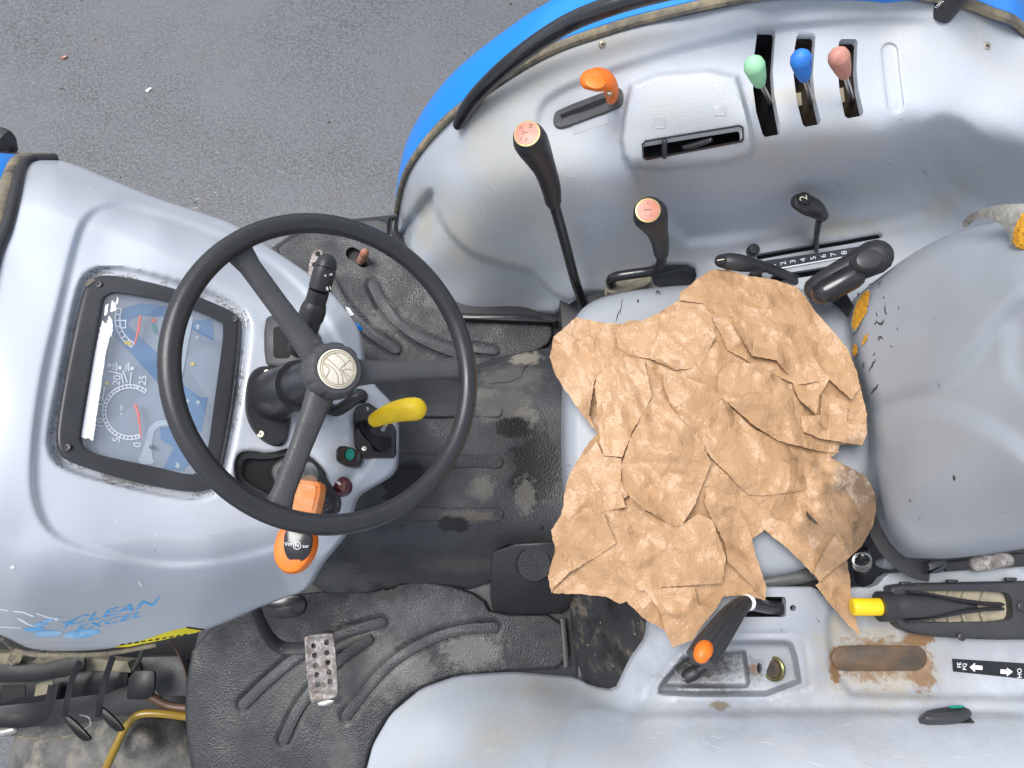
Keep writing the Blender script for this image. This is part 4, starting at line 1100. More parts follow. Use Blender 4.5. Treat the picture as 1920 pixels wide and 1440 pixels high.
# printed scales: one mesh of thin strips
def strips(name, lines, hw, z, mat, parent):
    geos = []
    for ln in lines:
        ln = np.asarray(ln, float)
        V2 = stadium(ln, hw, 2)
        w = on(V2[:, 0], V2[:, 1], z)
        n = len(ln); m = len(V2)
        Fc = [(i, i + 1, m - 3 - i - 1 + 0, m - 3 - i) for i in range(n - 1)]
        geos.append((w, [tuple(range(m))]))
    V, Fc = merge(*geos)
    return add(name, V, Fc, mat, parent, None, False)
tc_ = np.array((130 + 372 / S, 500 + 892 / S)); r1, r0 = 168 / S, 148 / S
angs = np.radians(np.linspace(68, 68 + 239, 44))
arc_pt = lambda r, a: (tc_[0] + r * math.cos(a), tc_[1] + r * math.sin(a))
lines = []
for k in range(len(angs) - 1):
    lines += [[arc_pt(r1, angs[k]), arc_pt(r1, angs[k + 1])], [arc_pt(r0, angs[k]), arc_pt(r0, angs[k + 1])]]
for a in np.radians(np.linspace(68, 68 + 239, 28)):
    lines.append([arc_pt(r0, a), arc_pt(r1, a)])
fc_ = zp([(480, 320)])[0]
for a in np.radians(np.linspace(120, 200, 8)):
    lines.append([(fc_[0] + 52 * math.cos(a), fc_[1] + 52 * math.sin(a)), (fc_[0] + 61 * math.cos(a), fc_[1] + 61 * math.sin(a))])
fa = np.radians(np.linspace(120, 200, 14))
for r_ in (52, 61):
    for k in range(13):
        lines.append([(fc_[0] + r_ * math.cos(fa[k]), fc_[1] + r_ * math.sin(fa[k])), (fc_[0] + r_ * math.cos(fa[k + 1]), fc_[1] + r_ * math.sin(fa[k + 1]))])
for pl in ([(240, 640), (320, 660), (330, 715)], [(330, 640), (355, 710)], [(380, 650), (372, 715)], [(215, 740), (208, 800)], [(290, 590), (290, 640)], [(365, 590), (365, 640)], [(300, 330), (350, 330)], [(310, 345), (310, 375)], [(310, 375), (345, 375)], [(345, 335), (345, 375)]):
    q = zp(pl)
    lines += [[q[i], q[i + 1]] for i in range(len(q) - 1)]
strips('dial_scale', lines, 1.1, zcl(-.0185), M['white'], ic)['kind'] = 'stuff'
thick = []
for a in np.radians(68 + np.array([2, 44, 88, 132, 176, 218])):
    thick.append([arc_pt(r0, a), arc_pt(r1, a)])
for t_ in thick:
    strips('dial_mark', [t_], 1.3, zcl(-.0180), M['white'], ic)
for s_, a, b, sz in (('0', 418, 1093, 20), ('5', 290, 1062, 20), ('10', 187, 960, 20), ('15', 190, 828, 20), ('20', 293, 697, 20), ('25', 452, 697, 20), ('x 100', 318, 880, 8), ('540', 272, 615, 8), ('1000', 350, 620, 8), ('H', 785, 436, 9), ('P', 345, 300, 0)):
    if sz:
        lettering('dial_numeral', s_, 130 + a / S, 500 + b / S, sz, 82, zcl(-.018), M['white'], ic, 0)
for a, b, mt in ((230, 715, 'yellow'), (245, 605, 'white'), (310, 620, 'white'), (385, 625, 'white'), (755, 598, 'yellow'), (790, 832, 'dial_light'), (725, 825, 'dial_light')):
    c = zp([(a, b)])[0]
    star = np.array([(c[0] + (4.6 if k % 2 else 2.8) * math.cos(k * math.pi / 8), c[1] + (4.6 if k % 2 else 2.8) * math.sin(k * math.pi / 8)) for k in range(16)])
    decal('dial_lamp', star, zcl(-.0183), M[mt], ic, 0, step=4)
decal('dial_fuel_mark', zp([(342, 452), (382, 462), (376, 486), (336, 474)]), zcl(-.0183), M['yellow'], ic, 0, step=4)
decal('dial_temp_mark', zp([(505, 345), (532, 350), (540, 420), (515, 400)]), zcl(-.0183), M['green'], ic, 0, step=4)
decal('dial_temp_mark', zp([(503, 318), (530, 322), (530, 340), (504, 338)]), zcl(-.0183), M['red'], ic, 0, step=4)
for ar in ([(788, 350), (805, 366), (796, 366), (796, 384), (780, 384), (780, 366), (771, 366)], [(665, 1240), (685, 1222), (674, 1222), (674, 1202), (656, 1202), (656, 1222), (645, 1222)]):
    decal('dial_arrow', zp(ar), zcl(-.0180), M['dial_light'], ic, 0, step=6)
tube('needle', np.array([on(*zp([(405, 845)])[0], zcl(-.012)), on(*zp([(425, 905)])[0], zcl(-.011)), on(*zp([(442, 1050)])[0], zcl(-.012))]), [.0022, .0022, .0008], M['red'], ic, 8)
tube('needle', np.array([on(*zp([(437, 300)])[0], zcl(-.012)), on(*zp([(425, 390)])[0], zcl(-.011)), on(*zp([(400, 482)])[0], zcl(-.012))]), [.0020, .0022, .0008], M['red'], ic, 8)
c = zp([(515, 1110)])[0]
lathe('reset_pin', on(c[0], c[1], zcl(-.019)), (0, 0, 1), [(0, .0035), (.006, .003), (.007, .001)], M['black'], ic, 12)
HG = zcl(-.0030)
surf('glass', chaikin(zp([(185, 170), (240, 140), (600, 188), (940, 318), (962, 350), (865, 1150), (810, 1290), (740, 1300), (150, 1175), (50, 1110), (42, 1040), (150, 400)]), 1), HG, M['glass'], ic, 12, [], 0)
r_ = np.random.default_rng(3)
tape = resample(zp([(262, 380), (225, 520), (145, 1070), (118, 1052), (100, 1056), (70, 1045), (150, 560), (190, 370)]), 3)
tape = tape + r_.normal(0, .35, tape.shape)
decal('white_label', tape, HG, M['white_tape'], ic, .0008, step=8)
for pl in ([(192, 372), (205, 330), (228, 352), (245, 300), (262, 330), (270, 372), (240, 390)], [(212, 305), (222, 235), (240, 225), (232, 290)], [(252, 280), (262, 205), (280, 222), (287, 262), (270, 276)], [(285, 225), (297, 180), (300, 205), (290, 240)], [(250, 395), (268, 380), (256, 440)]):
    q = resample(zp(pl), 2.5)
    decal('white_label_scrap', q + r_.normal(0, .45, q.shape), HG, M['white_tape'], ic, .0008, step=5)
for a, b in ((185, 533), (440, 598), (126, 839)):
    screw(a, b, zcl(.001), .0055, ic, 'black', lift=.0)
decal('mirror_clip', [(158, 533), (174, 521), (178, 526), (163, 538)], zcl(.002), M['seal'], ic, .0, step=5)
# grime round the bezel, a stain of its own shape
# ---- cowl decals
for s_, cx, cy, sz, ang, sh in (('CLEAN', 212, 1148, 30, 13.5, .9), ('EXCEL', 205, 1166, 24, 13.5, .9)):
    lettering('cowl_lettering', s_, cx, cy, sz * .62, ang, HC, M['decal_blue'], cowl, .0015, sx=3.0 if s_ == 'CLEAN' else 3.0, shear=1.2)
lettering('cowl_lettering', 'T', 125, 1172, 16, 11, HC, M['decal_blue'], cowl, .0015, sx=3, shear=1.0)
for cx, cy, rx, ry, rt in ((153, 1188.5, 35, 8, -7), (90, 1188, 27, 5.6, -3), (64, 1180, 21, 4, -3), (75, 1171, 13, 3.4, -6), (90, 1164, 12, 2.8, -8), (108, 1158, 5, 1.8, -8)):
    decal('cowl_drop', ellipse(cx, cy, rx, ry, 24, rt), HC, M['drop_blue'], cowl, .0014, step=8)
for pl in ([(0, 1142), (15, 1144), (15, 1146), (0, 1144)], [(25, 1145), (45, 1147), (58, 1152), (66, 1155), (60, 1157), (45, 1150), (25, 1147)], [(68, 1149), (90, 1156), (112, 1161), (106, 1164), (88, 1159), (66, 1151)], [(30, 1157), (42, 1162), (55, 1170), (66, 1175), (60, 1175), (46, 1169), (36, 1163)], [(0, 1175), (40, 1177), (40, 1178.5), (0, 1176.5)], [(259, 1089), (261, 1089), (266, 1098), (267, 1101), (263, 1099), (260, 1094)], [(18, 1062), (26, 1060), (28, 1065), (20, 1067)]):
    decal('paint_fleck', resample(np.array(pl, float), 6), HC, M['white'], cowl, .0012, step=6)
ys = [(212, 1214), (260, 1203), (320, 1183), (352, 1176), (384, 1180), (368, 1186), (300, 1201), (240, 1213)]
decal('warning_label', resample(np.array(ys, float), 12), HC, M['yellow_decal'], cowl, .0012, step=8)
decal('warning_print', resample(np.array([(350, 1175), (384, 1180), (380, 1182.5), (350, 1178)], float), 6), HC, M['dark'], cowl, .0016, step=6)
for x in range(225, 345, 13):
    t = (x - 212) / 150
    decal('warning_print', np.array([(x, 1211 - t * 24), (x + 8, 1209 - t * 24), (x + 10, 1211 - t * 24), (x + 2, 1213 - t * 24)], float), HC, M['dark'], cowl, .0016, step=6)
for _ in range(26):
    a, b = random.uniform(20, 600), random.uniform(330, 1090)
    if inside(np.array([(a, b)]), recess)[0] or not inside(np.array([(a, b)]), cowl_out)[0]: continue
    e = ellipse(a, b, random.uniform(.7, 1.8), random.uniform(.7, 1.4), 7, random.uniform(0, 180))
    decal('paint_fleck', e, HC, M['white'] if random.random() < .75 else M['black'], cowl, .001, step=5)

# ================================================================== steering wheel and column
wn_v = np.array((.636, -.035, 1.0)); wn_v /= np.linalg.norm(wn_v)
wu = np.cross((0, 1, 0), wn_v); wu /= np.linalg.norm(wu)
wv = np.cross(wn_v, wu)
WC = P(628, 694, .78)
RR = .206 - .0130
def ring_geo(C, rad, n1, tr, n2, sq=1.0):
    V, Fc = [], []
    for i in range(n1):
        a = 2 * math.pi * i / n1
        d = math.cos(a) * wu + math.sin(a) * wv
        for k in range(n2):
            b = 2 * math.pi * k / n2
            V.append(C + d * (rad + tr * math.cos(b)) + wn_v * tr * sq * math.sin(b))
    for i in range(n1):
        for k in range(n2):
            Fc.append((i * n2 + k, ((i + 1) % n1) * n2 + k, ((i + 1) % n1) * n2 + (k + 1) % n2, i * n2 + (k + 1) % n2))
    return V, Fc
sw = add('steering_wheel', *ring_geo(WC, RR, 96, .0130, 20), M['black_rim'], T, 'black three-spoke steering wheel')
def wheel_pt(px, py, off):
    "point where the sight line meets the wheel plane raised by off"
    d = np.array(ray(px, py)); c = WC + wn_v * off
    t = ((c - CAM) @ wn_v) / (d @ wn_v)
    return CAM + d * t
hub_c = WC - wn_v * .030
for a, b in ((452, 470), (868, 690), (523, 955)):
    e = wheel_pt(a, b, -.004); e = WC - wn_v * .006 + (e - WC) / np.linalg.norm(e - WC) * RR * .99 * 1
    s0 = hub_c + wn_v * .006
    d = (e - s0); d /= np.linalg.norm(d)
    path = [s0 + d * .02, s0 + d * .06, s0 + (e - s0) * .55, s0 + (e - s0) * .85, e]
    side = np.cross(wn_v, d)
    V, Fc = [], []
    hw = [.020, .0160, .0140, .0140, .0195]; th = [.011, .009, .008, .008, .009]
    for p, w_, t_ in zip(path, hw, th):
        for (sx_, sy_) in ((-1, -.3), (-.92, .45), (-.55, 1), (.55, 1), (.92, .45), (1, -.3), (.8, -1), (-.8, -1)):
            V.append(p + side * w_ * sx_ + wn_v * t_ * sy_)
    for i in range(4):
        for k in range(8):
            Fc.append((i * 8 + k, i * 8 + (k + 1) % 8, (i + 1) * 8 + (k + 1) % 8, (i + 1) * 8 + k))
    Fc += [tuple(range(8)), tuple(range(32, 40))]
    add('spoke', V, Fc, M['black_spoke'], sw, None, True, 45)
# hub knob with finger dimples
def hub_geo():
    prof = [(-.035, .030), (-.026, .036), (-.018, .0372), (-.004, .0372), (.004, .0355), (.009, .031), (.0095, .027), (.0082, .0262), (.0082, .001)]
    V, Fc = lathe_geo(WC, wn_v, prof, 80)
    V = [np.array(v) for v in V]
    for i in range(2, 5):
        for k in range(80):
            v = V[i * 80 + k]; c = WC + wn_v * prof[i][0]
            g = max(0, math.cos(k / 80 * 2 * math.pi * 10)) ** 3
            V[i * 80 + k] = c + (v - c) * (1 - .06 * g)
    return V, Fc
add('hub', *hub_geo(), M['black_spoke'], sw)
cap = lathe('hub_emblem', WC + wn_v * .0084, wn_v, [(0, .0255), (.0012, .0255), (.0022, .0240), (.0026, .001)], M['cream'], sw, 40)
# emblem lines: ring, leaf and furrows
ex = WC + wn_v * .0113
# picture axes on the emblem disc
ix = np.array((1, 0, 0)) - wn_v * wn_v[0]; ix /= np.linalg.norm(ix); iy = np.cross(wn_v, ix)
def emb(lines, hw=.00042):
    geos = []
    for ln in lines:
        q = np.array([ex + ix * a + iy * b for a, b in np.asarray(ln) * .0205])
        geos.append(tube_geo(q, hw, 5))
    return merge(*geos)
a_ = np.linspace(0, 2 * math.pi, 41)
lines = [np.stack([np.cos(a_), np.sin(a_)], -1), np.stack([np.cos(a_), np.sin(a_)], -1) * 1.13,
         crom([(-.8, .6), (-.3, .25), (.1, -.1), (.3, -.5), (.35, -.95)], 4), crom([(-.95, .25), (-.5, .1), (-.15, -.2), (0, -.55), (.05, -1)], 4),
         crom([(-.35, .95), (.05, .75), (.45, .35), (.2, .1)], 4), crom([(.75, .65), (.3, .2), (.1, -.1)], 4), crom([(1, 0), (.55, .05), (.3, -.1)], 4), crom([(.85, -.5), (.5, -.25), (.3, -.1)], 4),
         crom([(.2, -.05), (.6, -.6), (.72, -.7)], 4), crom([(-.75, -.65), (-.55, -.1), (-.85, .1)], 4)]
add('emblem_line', *emb(lines), M['gold'], sw)
# column
cb = P(500, 748, .528)
ax = (WC - wn_v * .05) - cb
ax_n = ax / np.linalg.norm(ax); Lc = np.linalg.norm(ax)
colm = lathe('steering_column', cb, ax_n, [(-.02, .041), (.0, .041), (.07, .0395), (Lc * .62, .0375), (Lc * .66, .0365), (Lc * .66, .030), (Lc * .9, .029), (Lc, .027)], M['black_rim'], T, 40, label='black steering column sleeve behind the wheel hub')
fl = chaikin([(480, 686), (505, 684), (530, 690), (545, 740), (540, 800), (530, 836), (500, 834), (474, 812), (458, 780), (457, 740), (463, 705)], 2)
plate('column_flange', fl, lambda a, b: HC(a, b) + .012, .02, M['black'], colm, .005)
for a, b in ((500, 699), (489, 814)):
    screw(a, b, lambda p, q: HC(p, q) + .0125, .0058, colm)
# loom and bracket under the column
tube('wiring_loom', pts3([(600, 750, .50), (630, 770, .52), (668, 745, .535), (680, 742, .53)]), .010, M['black'], T, 10, per=4)

# ---- light stalk
st = tube('light_stalk', pts3([(560, 655, .60), (577, 612, .645), (588, 580, .665)]), [.017, .017, .0165], M['black'], T, 20, label='black lighting stalk with printed symbols beside the wheel hub')
s1, s2, s3, s4 = pts3([(588, 580, .665), (598, 545, .678), (607, 512, .688), (615, 485, .692)])
tube('stalk_collar', [P(583, 594, .658), s1], .0185, M['black'], st, 20, (True, True))
tube('stalk_barrel', [s1, s2], .0150, M['black_rim'], st, 20)
tube('stalk_ring', [s2 + (s3 - s2) * .04, s2 + (s3 - s2) * .1], .0142, M['dark'], st, 20)
tube('stalk_knob', [s2 + (s3 - s2) * .1, s3, s3 + (s4 - s3) * .3], [.0158, .0160, .0158], M['black'], st, 20)
tube('stalk_tip', [s3 + (s4 - s3) * .36, s3 + (s4 - s3) * .62], [.0160, .0152], M['black'], st, 20, (False, True))
zs = lambda a, b: np.full(np.shape(a), .705)
lettering('stalk_print', 'o  :o:', 616, 515, 8, 12, zs, M['white'], st, 0)
lettering('stalk_print', '8 I', 616, 541, 9, 12, lambda a, b: np.full(np.shape(a), .696), M['white'], st, 0)
sb = plate('switch_block', chaikin([(493, 600), (506, 588), (548, 586), (586, 604), (590, 650), (575, 688), (505, 689), (493, 676)], 1), .565, .06, M['black'], T, .006, label='black switch block under the light stalk')
plate('switch_well', rrect(512, 612, 545, 672, 8), .5655, .001, M['dark'], sb, .0003)

# ---- PTO plate with yellow handle
pl_out = np.array([(668, 762), (690, 754), (710, 767), (738, 797), (741, 806), (741, 850), (736, 858), (684, 860), (676, 856), (663, 834), (662, 772)], float)
pt = plate('lever_plate', pl_out, lambda a, b: HC(a, b) + .010, .014, M['black_gloss'], T, .003, label='glossy black angular plate holding the yellow lever')
for a, b in ((687, 767), (683, 841)):
    screw(a, b, lambda p, q: HC(p, q) + .0105, .0045, pt, 'steel')
decal('lever_gate', chaikin([(674, 790), (694, 782), (700, 800), (690, 808), (716, 822), (732, 816), (736, 838), (722, 850), (706, 842), (692, 826), (676, 806)], 1), lambda a, b: HC(a, b) + .0108, M['dark'], pt, 0, step=6)
lettering('lever_print', 'A', 701, 778, 11, 90, lambda a, b: HC(a, b) + .011, M['white'], pt, 0)
lettering('lever_print', '((o))', 720, 801, 9, 60, lambda a, b: HC(a, b) + .011, M['white'], pt, 0)
yl = tube('yellow_lever', pts3([(682, 798, .45), (696, 790, .50), (706, 784, .535)]), .0065, M['black'], T, 12, label='curved yellow lever handle above the tunnel')
tube('yellow_grip', pts3([(704, 787, .530), (722, 779, .540), (742, 772, .548), (762, 768, .554), (778, 767, .557)]), [.0120, .0150, .0170, .0184, .0186], M['yellow'], yl, 20, (True, True), per=4)
# ---- green rocker switch, second switch, hazard button
rk = plate('rocker_switch', chaikin([(630, 836), (652, 835), (676, 848), (678, 862), (668, 877), (640, 872), (628, 862)], 1), lambda a, b: HC(a, b) + .022, .03, M['black_gloss'], T, .004, label='black rocker switch with green lens next to hazard button')
plate('switch_lens', ellipse(656, 852, 8.5, 11, 24, 10), lambda a, b: HC(a, b) + .0245, .003, M['green'], rk, .001)
lettering('switch_print', 'E', 656, 852, 8, 90, lambda a, b: HC(a, b) + .0249, M['decal_green'], rk, 0)
rk2 = plate('rocker_switch', chaikin([(655, 728), (684, 728), (686, 742), (676, 753), (656, 746)], 1), lambda a, b: HC(a, b) + .022, .03, M['black_gloss'], T, .004, label='black rocker switch half hidden by the wheel hub')
plate('switch_lens', ellipse(668, 736, 7, 5, 18), lambda a, b: HC(a, b) + .0245, .003, M['green'], rk2, .001)
hc = on(642, 913, HC)
hz = lathe('hazard_button', hc, (.18, -.05, 1), [(-.005, .0165), (.008, .0165), (.013, .0158), (.017, .0135), (.0185, .0115), (.019, .001)], M['maroon'], T, 28, label='round maroon hazard warning button')
hp = hc + np.array((.18, -.05, 1)) / np.linalg.norm((.18, -.05, 1)) * .0196
tri = []
for s_ in (.0080, .0048):
    q = [hp + np.array((-s_ * math.cos(a), s_ * math.sin(a), 0)) for a in (0, 2 * math.pi / 3, 4 * math.pi / 3)]
    for k in range(3):
        tri.append(tube_geo(np.array([q[k], q[(k + 1) % 3]]), .0004, 4))
add('hazard_symbol', *merge(*tri), M['label_red'], hz)

# ---- shuttle lever: recess frame, rubber boot, stem, worn sleeve and end knob
zb = lambda a, b: HC(a, b) + .012
ring_o = chaikin([(438, 870), (446, 848), (470, 844), (505, 850), (545, 838), (575, 850), (606, 878), (612, 900), (640, 935), (634, 966), (600, 968), (560, 962), (500, 945), (455, 922), (438, 900)], 1)
ring_i = chaikin([(452, 872), (460, 858), (500, 862), (545, 852), (570, 862), (596, 886), (600, 905), (622, 938), (600, 950), (520, 935), (468, 908), (452, 895)], 1)
sh = surf('shuttle_lever', ring_o, zb, M['black'], T, 5, [ring_i], .02, roll=(6, .004), label='orange shuttle lever reaching out below the steering wheel rim')
plate('boot_floor', ring_i, lambda a, b: HC(a, b) + .004, .003, M['dark'], sh, .0005)
for k in range(5):
    t = k / 5
    q = np.array([(492, 870), (530, 846), (590, 868), (612, 905), (634, 940), (596, 966), (540, 948), (500, 905)], float)
    c = np.array((585, 905)); q = c + (q - c) * (1 - .62 * t)
    plate('boot_fold', chaikin(q, 2), lambda a, b, k=k: HC(a, b) * 0 + .545 + .012 * k, .014, M['black'], sh, .005)
tube('lever_stem', pts3([(577, 880, .56), (580, 888, .60), (580, 905, .635)]), [.0115, .0118, .0112], M['steel'], sh, 16, (True, False), per=3)
plate('lever_sleeve', chaikin([(560, 897), (578, 899), (600, 903), (603, 915), (600, 935), (590, 975), (540, 968), (546, 940), (554, 905)], 1), .655, .026, M['orange_worn'], sh, .007, dome=.002)
plate('lever_knob', chaikin([(524, 985), (560, 985), (588, 995), (590, 1025), (577, 1056), (556, 1076), (532, 1077), (512, 1058), (508, 1030), (514, 1005)], 2), .648, .024, M['orange'], sh, .010)
kc = chaikin([(534, 990), (560, 988), (586, 998), (584, 1030), (572, 1050), (554, 1057), (538, 1050), (530, 1025)], 2)
zk = lambda a, b: .6505 - (np.asarray(b) - 1020) * .00008
plate('knob_inlay', kc, zk, .004, M['black_gloss'], sh, .0015)
lettering('knob_print', 'Vor', 541, 1020, 10, 0, lambda a, b: zk(a, b) + .0004, M['white'], sh, 0)
lettering('knob_print', 'N', 557, 1023, 10, 0, lambda a, b: zk(a, b) + .0004, M['white'], sh, 0)
lettering('knob_print', 'zur', 573, 1024, 9, 0, lambda a, b: zk(a, b) + .0004, M['white'], sh, 0)
cr = ellipse(557, 1023, 7, 7, 21)
strips('knob_print', [[cr[i], cr[(i + 1) % 21]] for i in range(21)], .6, lambda a, b: zk(a, b) + .0005, M['white'], sh)

# ================================================================== levers on the left panel
def lever3(kn, stem, mat, label):
    st_ = tube('hydraulic_lever', pts3(stem), .0042, M['steel'], T, 8, (True, False), ell=(1.3, .8), per=3, label=label)
    k0, k1 = pts3(kn)
    d = k1 - k0
    tube('knob', [k0, k0 + d * .12, k0 + d * .45, k0 + d * .7, k0 + d * .8], [.0088, .0105, .0128, .0143, .0146], mat, st_, 22, (True, True), per=3)
    return st_
lever3([(1424, 154, .762), (1412, 116, .792)], [(1446, 198, .665), (1438, 178, .715), (1424, 152, .76)], M['green_knob'], 'slim steel lever with pale green knob')
lever3([(1508, 143, .772), (1500, 104, .802)], [(1521, 194, .68), (1516, 170, .73), (1508, 145, .77)], M['blue_knob'], 'slim steel lever with bright blue knob')
lever3([(1583, 138, .772), (1570, 100, .802)], [(1598, 188, .68), (1592, 165, .73), (1584, 140, .77)], M['pink_knob'], 'slim steel lever with faded pink knob')
for q in ([(1489, 174), (1530, 170), (1534, 190), (1492, 200)], [(1572, 165), (1608, 160), (1614, 178), (1576, 194)]):
    plate('lever_bracket', q, .655, .012, M['beige'], T, .001)
# throttle
tp = chaikin([(1038, 214), (1046, 204), (1150, 164), (1163, 163), (1169, 171), (1168, 190), (1160, 199), (1056, 238), (1044, 236), (1038, 228)], 1)
tl = plate('throttle_quadrant', tp, lambda a, b: HL(a, b) + .006, .012, M['quadrant'], T, .003, label='grey slotted throttle plate under the orange hand lever')
decal('throttle_slot', resample(np.array([(1050, 215), (1140, 180), (1146, 186), (1053, 222)], float), 8), lambda a, b: HL(a, b) + .0066, M['dark'], tl, .0004, step=8)
ol = tube('throttle_lever', pts3([(1149, 186, .645), (1148, 178, .68), (1144, 170, .70)]), [.008, .009, .010], M['orange'], T, 12, label='orange throttle lever with flat round end')
tube('throttle_knob', pts3([(1146, 180, .692), (1147, 166, .712), (1137, 152, .728), (1121, 149, .733), (1108, 149, .731)]), [.0125, .0145, .0165, .0185, .0165], M['orange'], ol, 24, (True, True), ell=(1, .7), per=4)
plate('throttle_inlay', ellipse(1116, 153, 20, 12.5, 26, 8), .7465, .003, M['orange'], ol, .0012)
screw(1143, 173, .724, .004, ol, 'brass')

# gear levers
def label_disc(cx, cy, rx, ry, z, up, parent, marks):
    c = P(cx, cy, z)
    up = np.array(up, float); up /= np.linalg.norm(up)
    lathe('knob_rim', c - up * .002, up, [(0, rx * 1.08), (.0016, rx * 1.08), (.0022, rx * .98), (.0022, .001)], M['gold_rim'], parent, 30)
    d = lathe('knob_label', c, up, [(0, rx * .97), (.0010, rx * .95), (.0015, rx * .6), (.0017, .001)], M['label_red'], parent, 30)
    e1 = np.array((1, 0, 0)) - up * up[0]; e1 /= np.linalg.norm(e1); e2 = np.cross(up, e1)
    geos = []
    for s_, a, b, sz in marks:
        v, f = text_geo(s_)
        # printed to be read from the seat
        x, y = -v[:, 1] * sz + a, v[:, 0] * sz + b
        geos.append(([c + up * .0021 + e1 * xx * rx + e2 * yy * rx for xx, yy in zip(x, y)], f))
    add('knob_print', *merge(*geos), M['label_print'], parent, None, False)
g1 = tube('gear_lever', pts3([(1098, 590, .20), (1092, 566, .26), (1078, 525, .34), (1058, 450, .46), (1036, 372, .575)]), .0095, M['black_gloss'], T, 16, per=5, label='tall black gear lever with red label on its knob')
tube('knob', pts3([(1037, 376, .57), (1033, 352, .605), (1022, 318, .65), (1010, 293, .68), (999, 272, .705), (993, 262, .722)]), [.0145, .0165, .0185, .0225, .0262, .0262], M['black'], g1, 26, (True, True), per=5, ell=(1, .95))
label_disc(988, 250, .0178, .012, .7485, (-.25, -.10, 1), g1, [('T', -.05, .05, .75), ('=', .0, -.55, .55), ('=', -.45, -.45, .45), ('N', .35, .55, .45), ('F', -.45, .5, .4)])
g2 = tube('range_lever', pts3([(1146, 534, .31), (1146, 524, .335), (1158, 518, .35), (1190, 513, .36), (1225, 507, .375), (1239, 494, .40), (1240, 470, .45)]), .0098, M['black_gloss'], T, 16, (True, False), per=5, label='short cranked black lever with red label on its knob')
tube('knob', pts3([(1240, 474, .45), (1238, 455, .485), (1232, 432, .525), (1224, 412, .555), (1219, 402, .572)]), [.0135, .0155, .0185, .0255, .0285], M['black'], g2, 26, (True, True), per=5)
label_disc(1215, 394, .0185, .012, .601, (-.12, -.12, 1), g2, [('I', .0, .0, 1.0), ('=', .05, .55, .5), ('-', -.3, -.5, .5), ('=', .3, -.5, .5)])
bt_ = plate('lever_boot', chaikin([(1136, 534), (1140, 524), (1165, 524), (1215, 512), (1222, 516), (1222, 532), (1180, 546), (1140, 552)], 1), .305, .03, M['beige'], T, .006, label='pale lever base plate beside the seat')
plate('base_cover', chaikin([(1100, 555), (1140, 540), (1225, 515), (1310, 495), (1330, 520), (1300, 560), (1100, 620)], 0), .255, .02, M['black'], T, .003)

# two small numbered levers and their scale
def flat_arm(pts, w, t, mat, parent, name, label=None):
    V, Fc = tube_geo(crom(pts3(pts), 4), w, 8, ell=(1, t))
    return add(name, V, Fc, mat, parent, label, True, 50)
n2 = flat_arm([(1530, 470, .345), (1531, 440, .42), (1537, 408, .48)], .0125, .4, M['black'], T, 'position_lever', 'small black lever whose knob is marked 2')
tube('knob', pts3([(1499, 379, .515), (1512, 384, .512), (1530, 393, .500), (1542, 404, .485)]), [.0150, .0178, .0165, .0115], M['black'], n2, 20, (True, True), ell=(1, .85), per=4)
lathe('knob_label', P(1508, 371, .5345), (-.1, .1, 1), [(-.003, .0115), (.0, .0115), (.0006, .0108), (.0006, .001)], M['dark'], n2, 24)
lettering('knob_numeral', '2', 1507, 371, 21, 100, .537, M['cream_print'], n2, 0)
n1 = flat_arm([(1425, 497, .42), (1455, 508, .395), (1500, 527, .34)], .011, .4, M['black'], T, 'draft_lever', 'small black lever whose knob is marked 1')
tube('knob', pts3([(1353, 489, .447), (1368, 490, .452), (1395, 494, .448), (1428, 499, .425)]), [.0125, .0155, .0155, .0098], M['black'], n1, 20, (True, True), ell=(1, .85), per=4)
lathe('knob_label', P(1352, 487, .463), (-.1, .1, 1), [(-.003, .0100), (.0, .0100), (.0006, .0095), (.0006, .001)], M['dark'], n1, 24)
lettering('knob_numeral', '1', 1352, 487, 20, 100, .466, M['cream_print'], n1, 0)
HS = lambda a, b: HL(a, b) + .003
sc = decal('number_scale', resample(chaikin([(1425, 492), (1440, 488), (1632, 459), (1644, 460), (1650, 468), (1612, 474), (1452, 507), (1425, 511)], 0), 14), HS, M['scale'], T, .0, label='dark scale strip numbered 1 to 8 beside the seat')
for k, (s_, a, b) in enumerate((('1', 1450, 497), ('2', 1469, 493.5), ('3', 1487, 490), ('4', 1506, 487), ('5', 1525, 483.5), ('6', 1544, 480), ('7', 1563, 477), ('8', 1583, 473.5))):
    lettering('scale_numeral', s_, a, b, 15, 100, HS, M['white'], sc, .0012)
decal('scale_line', resample(np.array([(1460, 502.5), (1600, 477.5), (1600, 479.5), (1460, 505)], float), 10), HS, M['white'], sc, .0012)
q = ellipse(1583, 474, 7, 9, 20)
for a, b in ((1409, 472), (1413, 519)):
    lathe('lever_stop', on(a, b, HL), (0, -.1, 1), [(0, .011), (.016, .011), (.019, .009), (.0195, .001)], M['black'], T, 20)

# ================================================================== seat
seat_out = chaikin([(1300, 533), (1190, 543), (1115, 560), (1078, 590), (1062, 650), (1056, 800), (1060, 920), (1085, 1010), (1150, 1065), (1300, 1090), (1440, 1088), (1530, 1066), (1610, 1000), (1650, 800), (1620, 600), (1500, 530)], 2)
HSeat = Height([(1300, 540, .41), (1100, 600, .415), (1060, 800, .41), (1100, 1000, .415), (1300, 1080, .41), (1500, 1060, .415), (1620, 800, .42), (1300, 800, .425), (1200, 700, .43), (1200, 950, .43), (1450, 650, .43), (1450, 950, .43)])
seat = surf('driver_seat', seat_out, HSeat, M['seat'], T, 7, [], .075, roll=(26, .035), ang=80, label='worn grey vinyl driver seat with split backrest cover')
plate('seat_base', chaikin([(1075, 560), (1500, 540), (1660, 600), (1680, 1000), (1560, 1070), (1110, 1080), (1070, 900)], 1), .30, .20, M['black'], seat, .01)
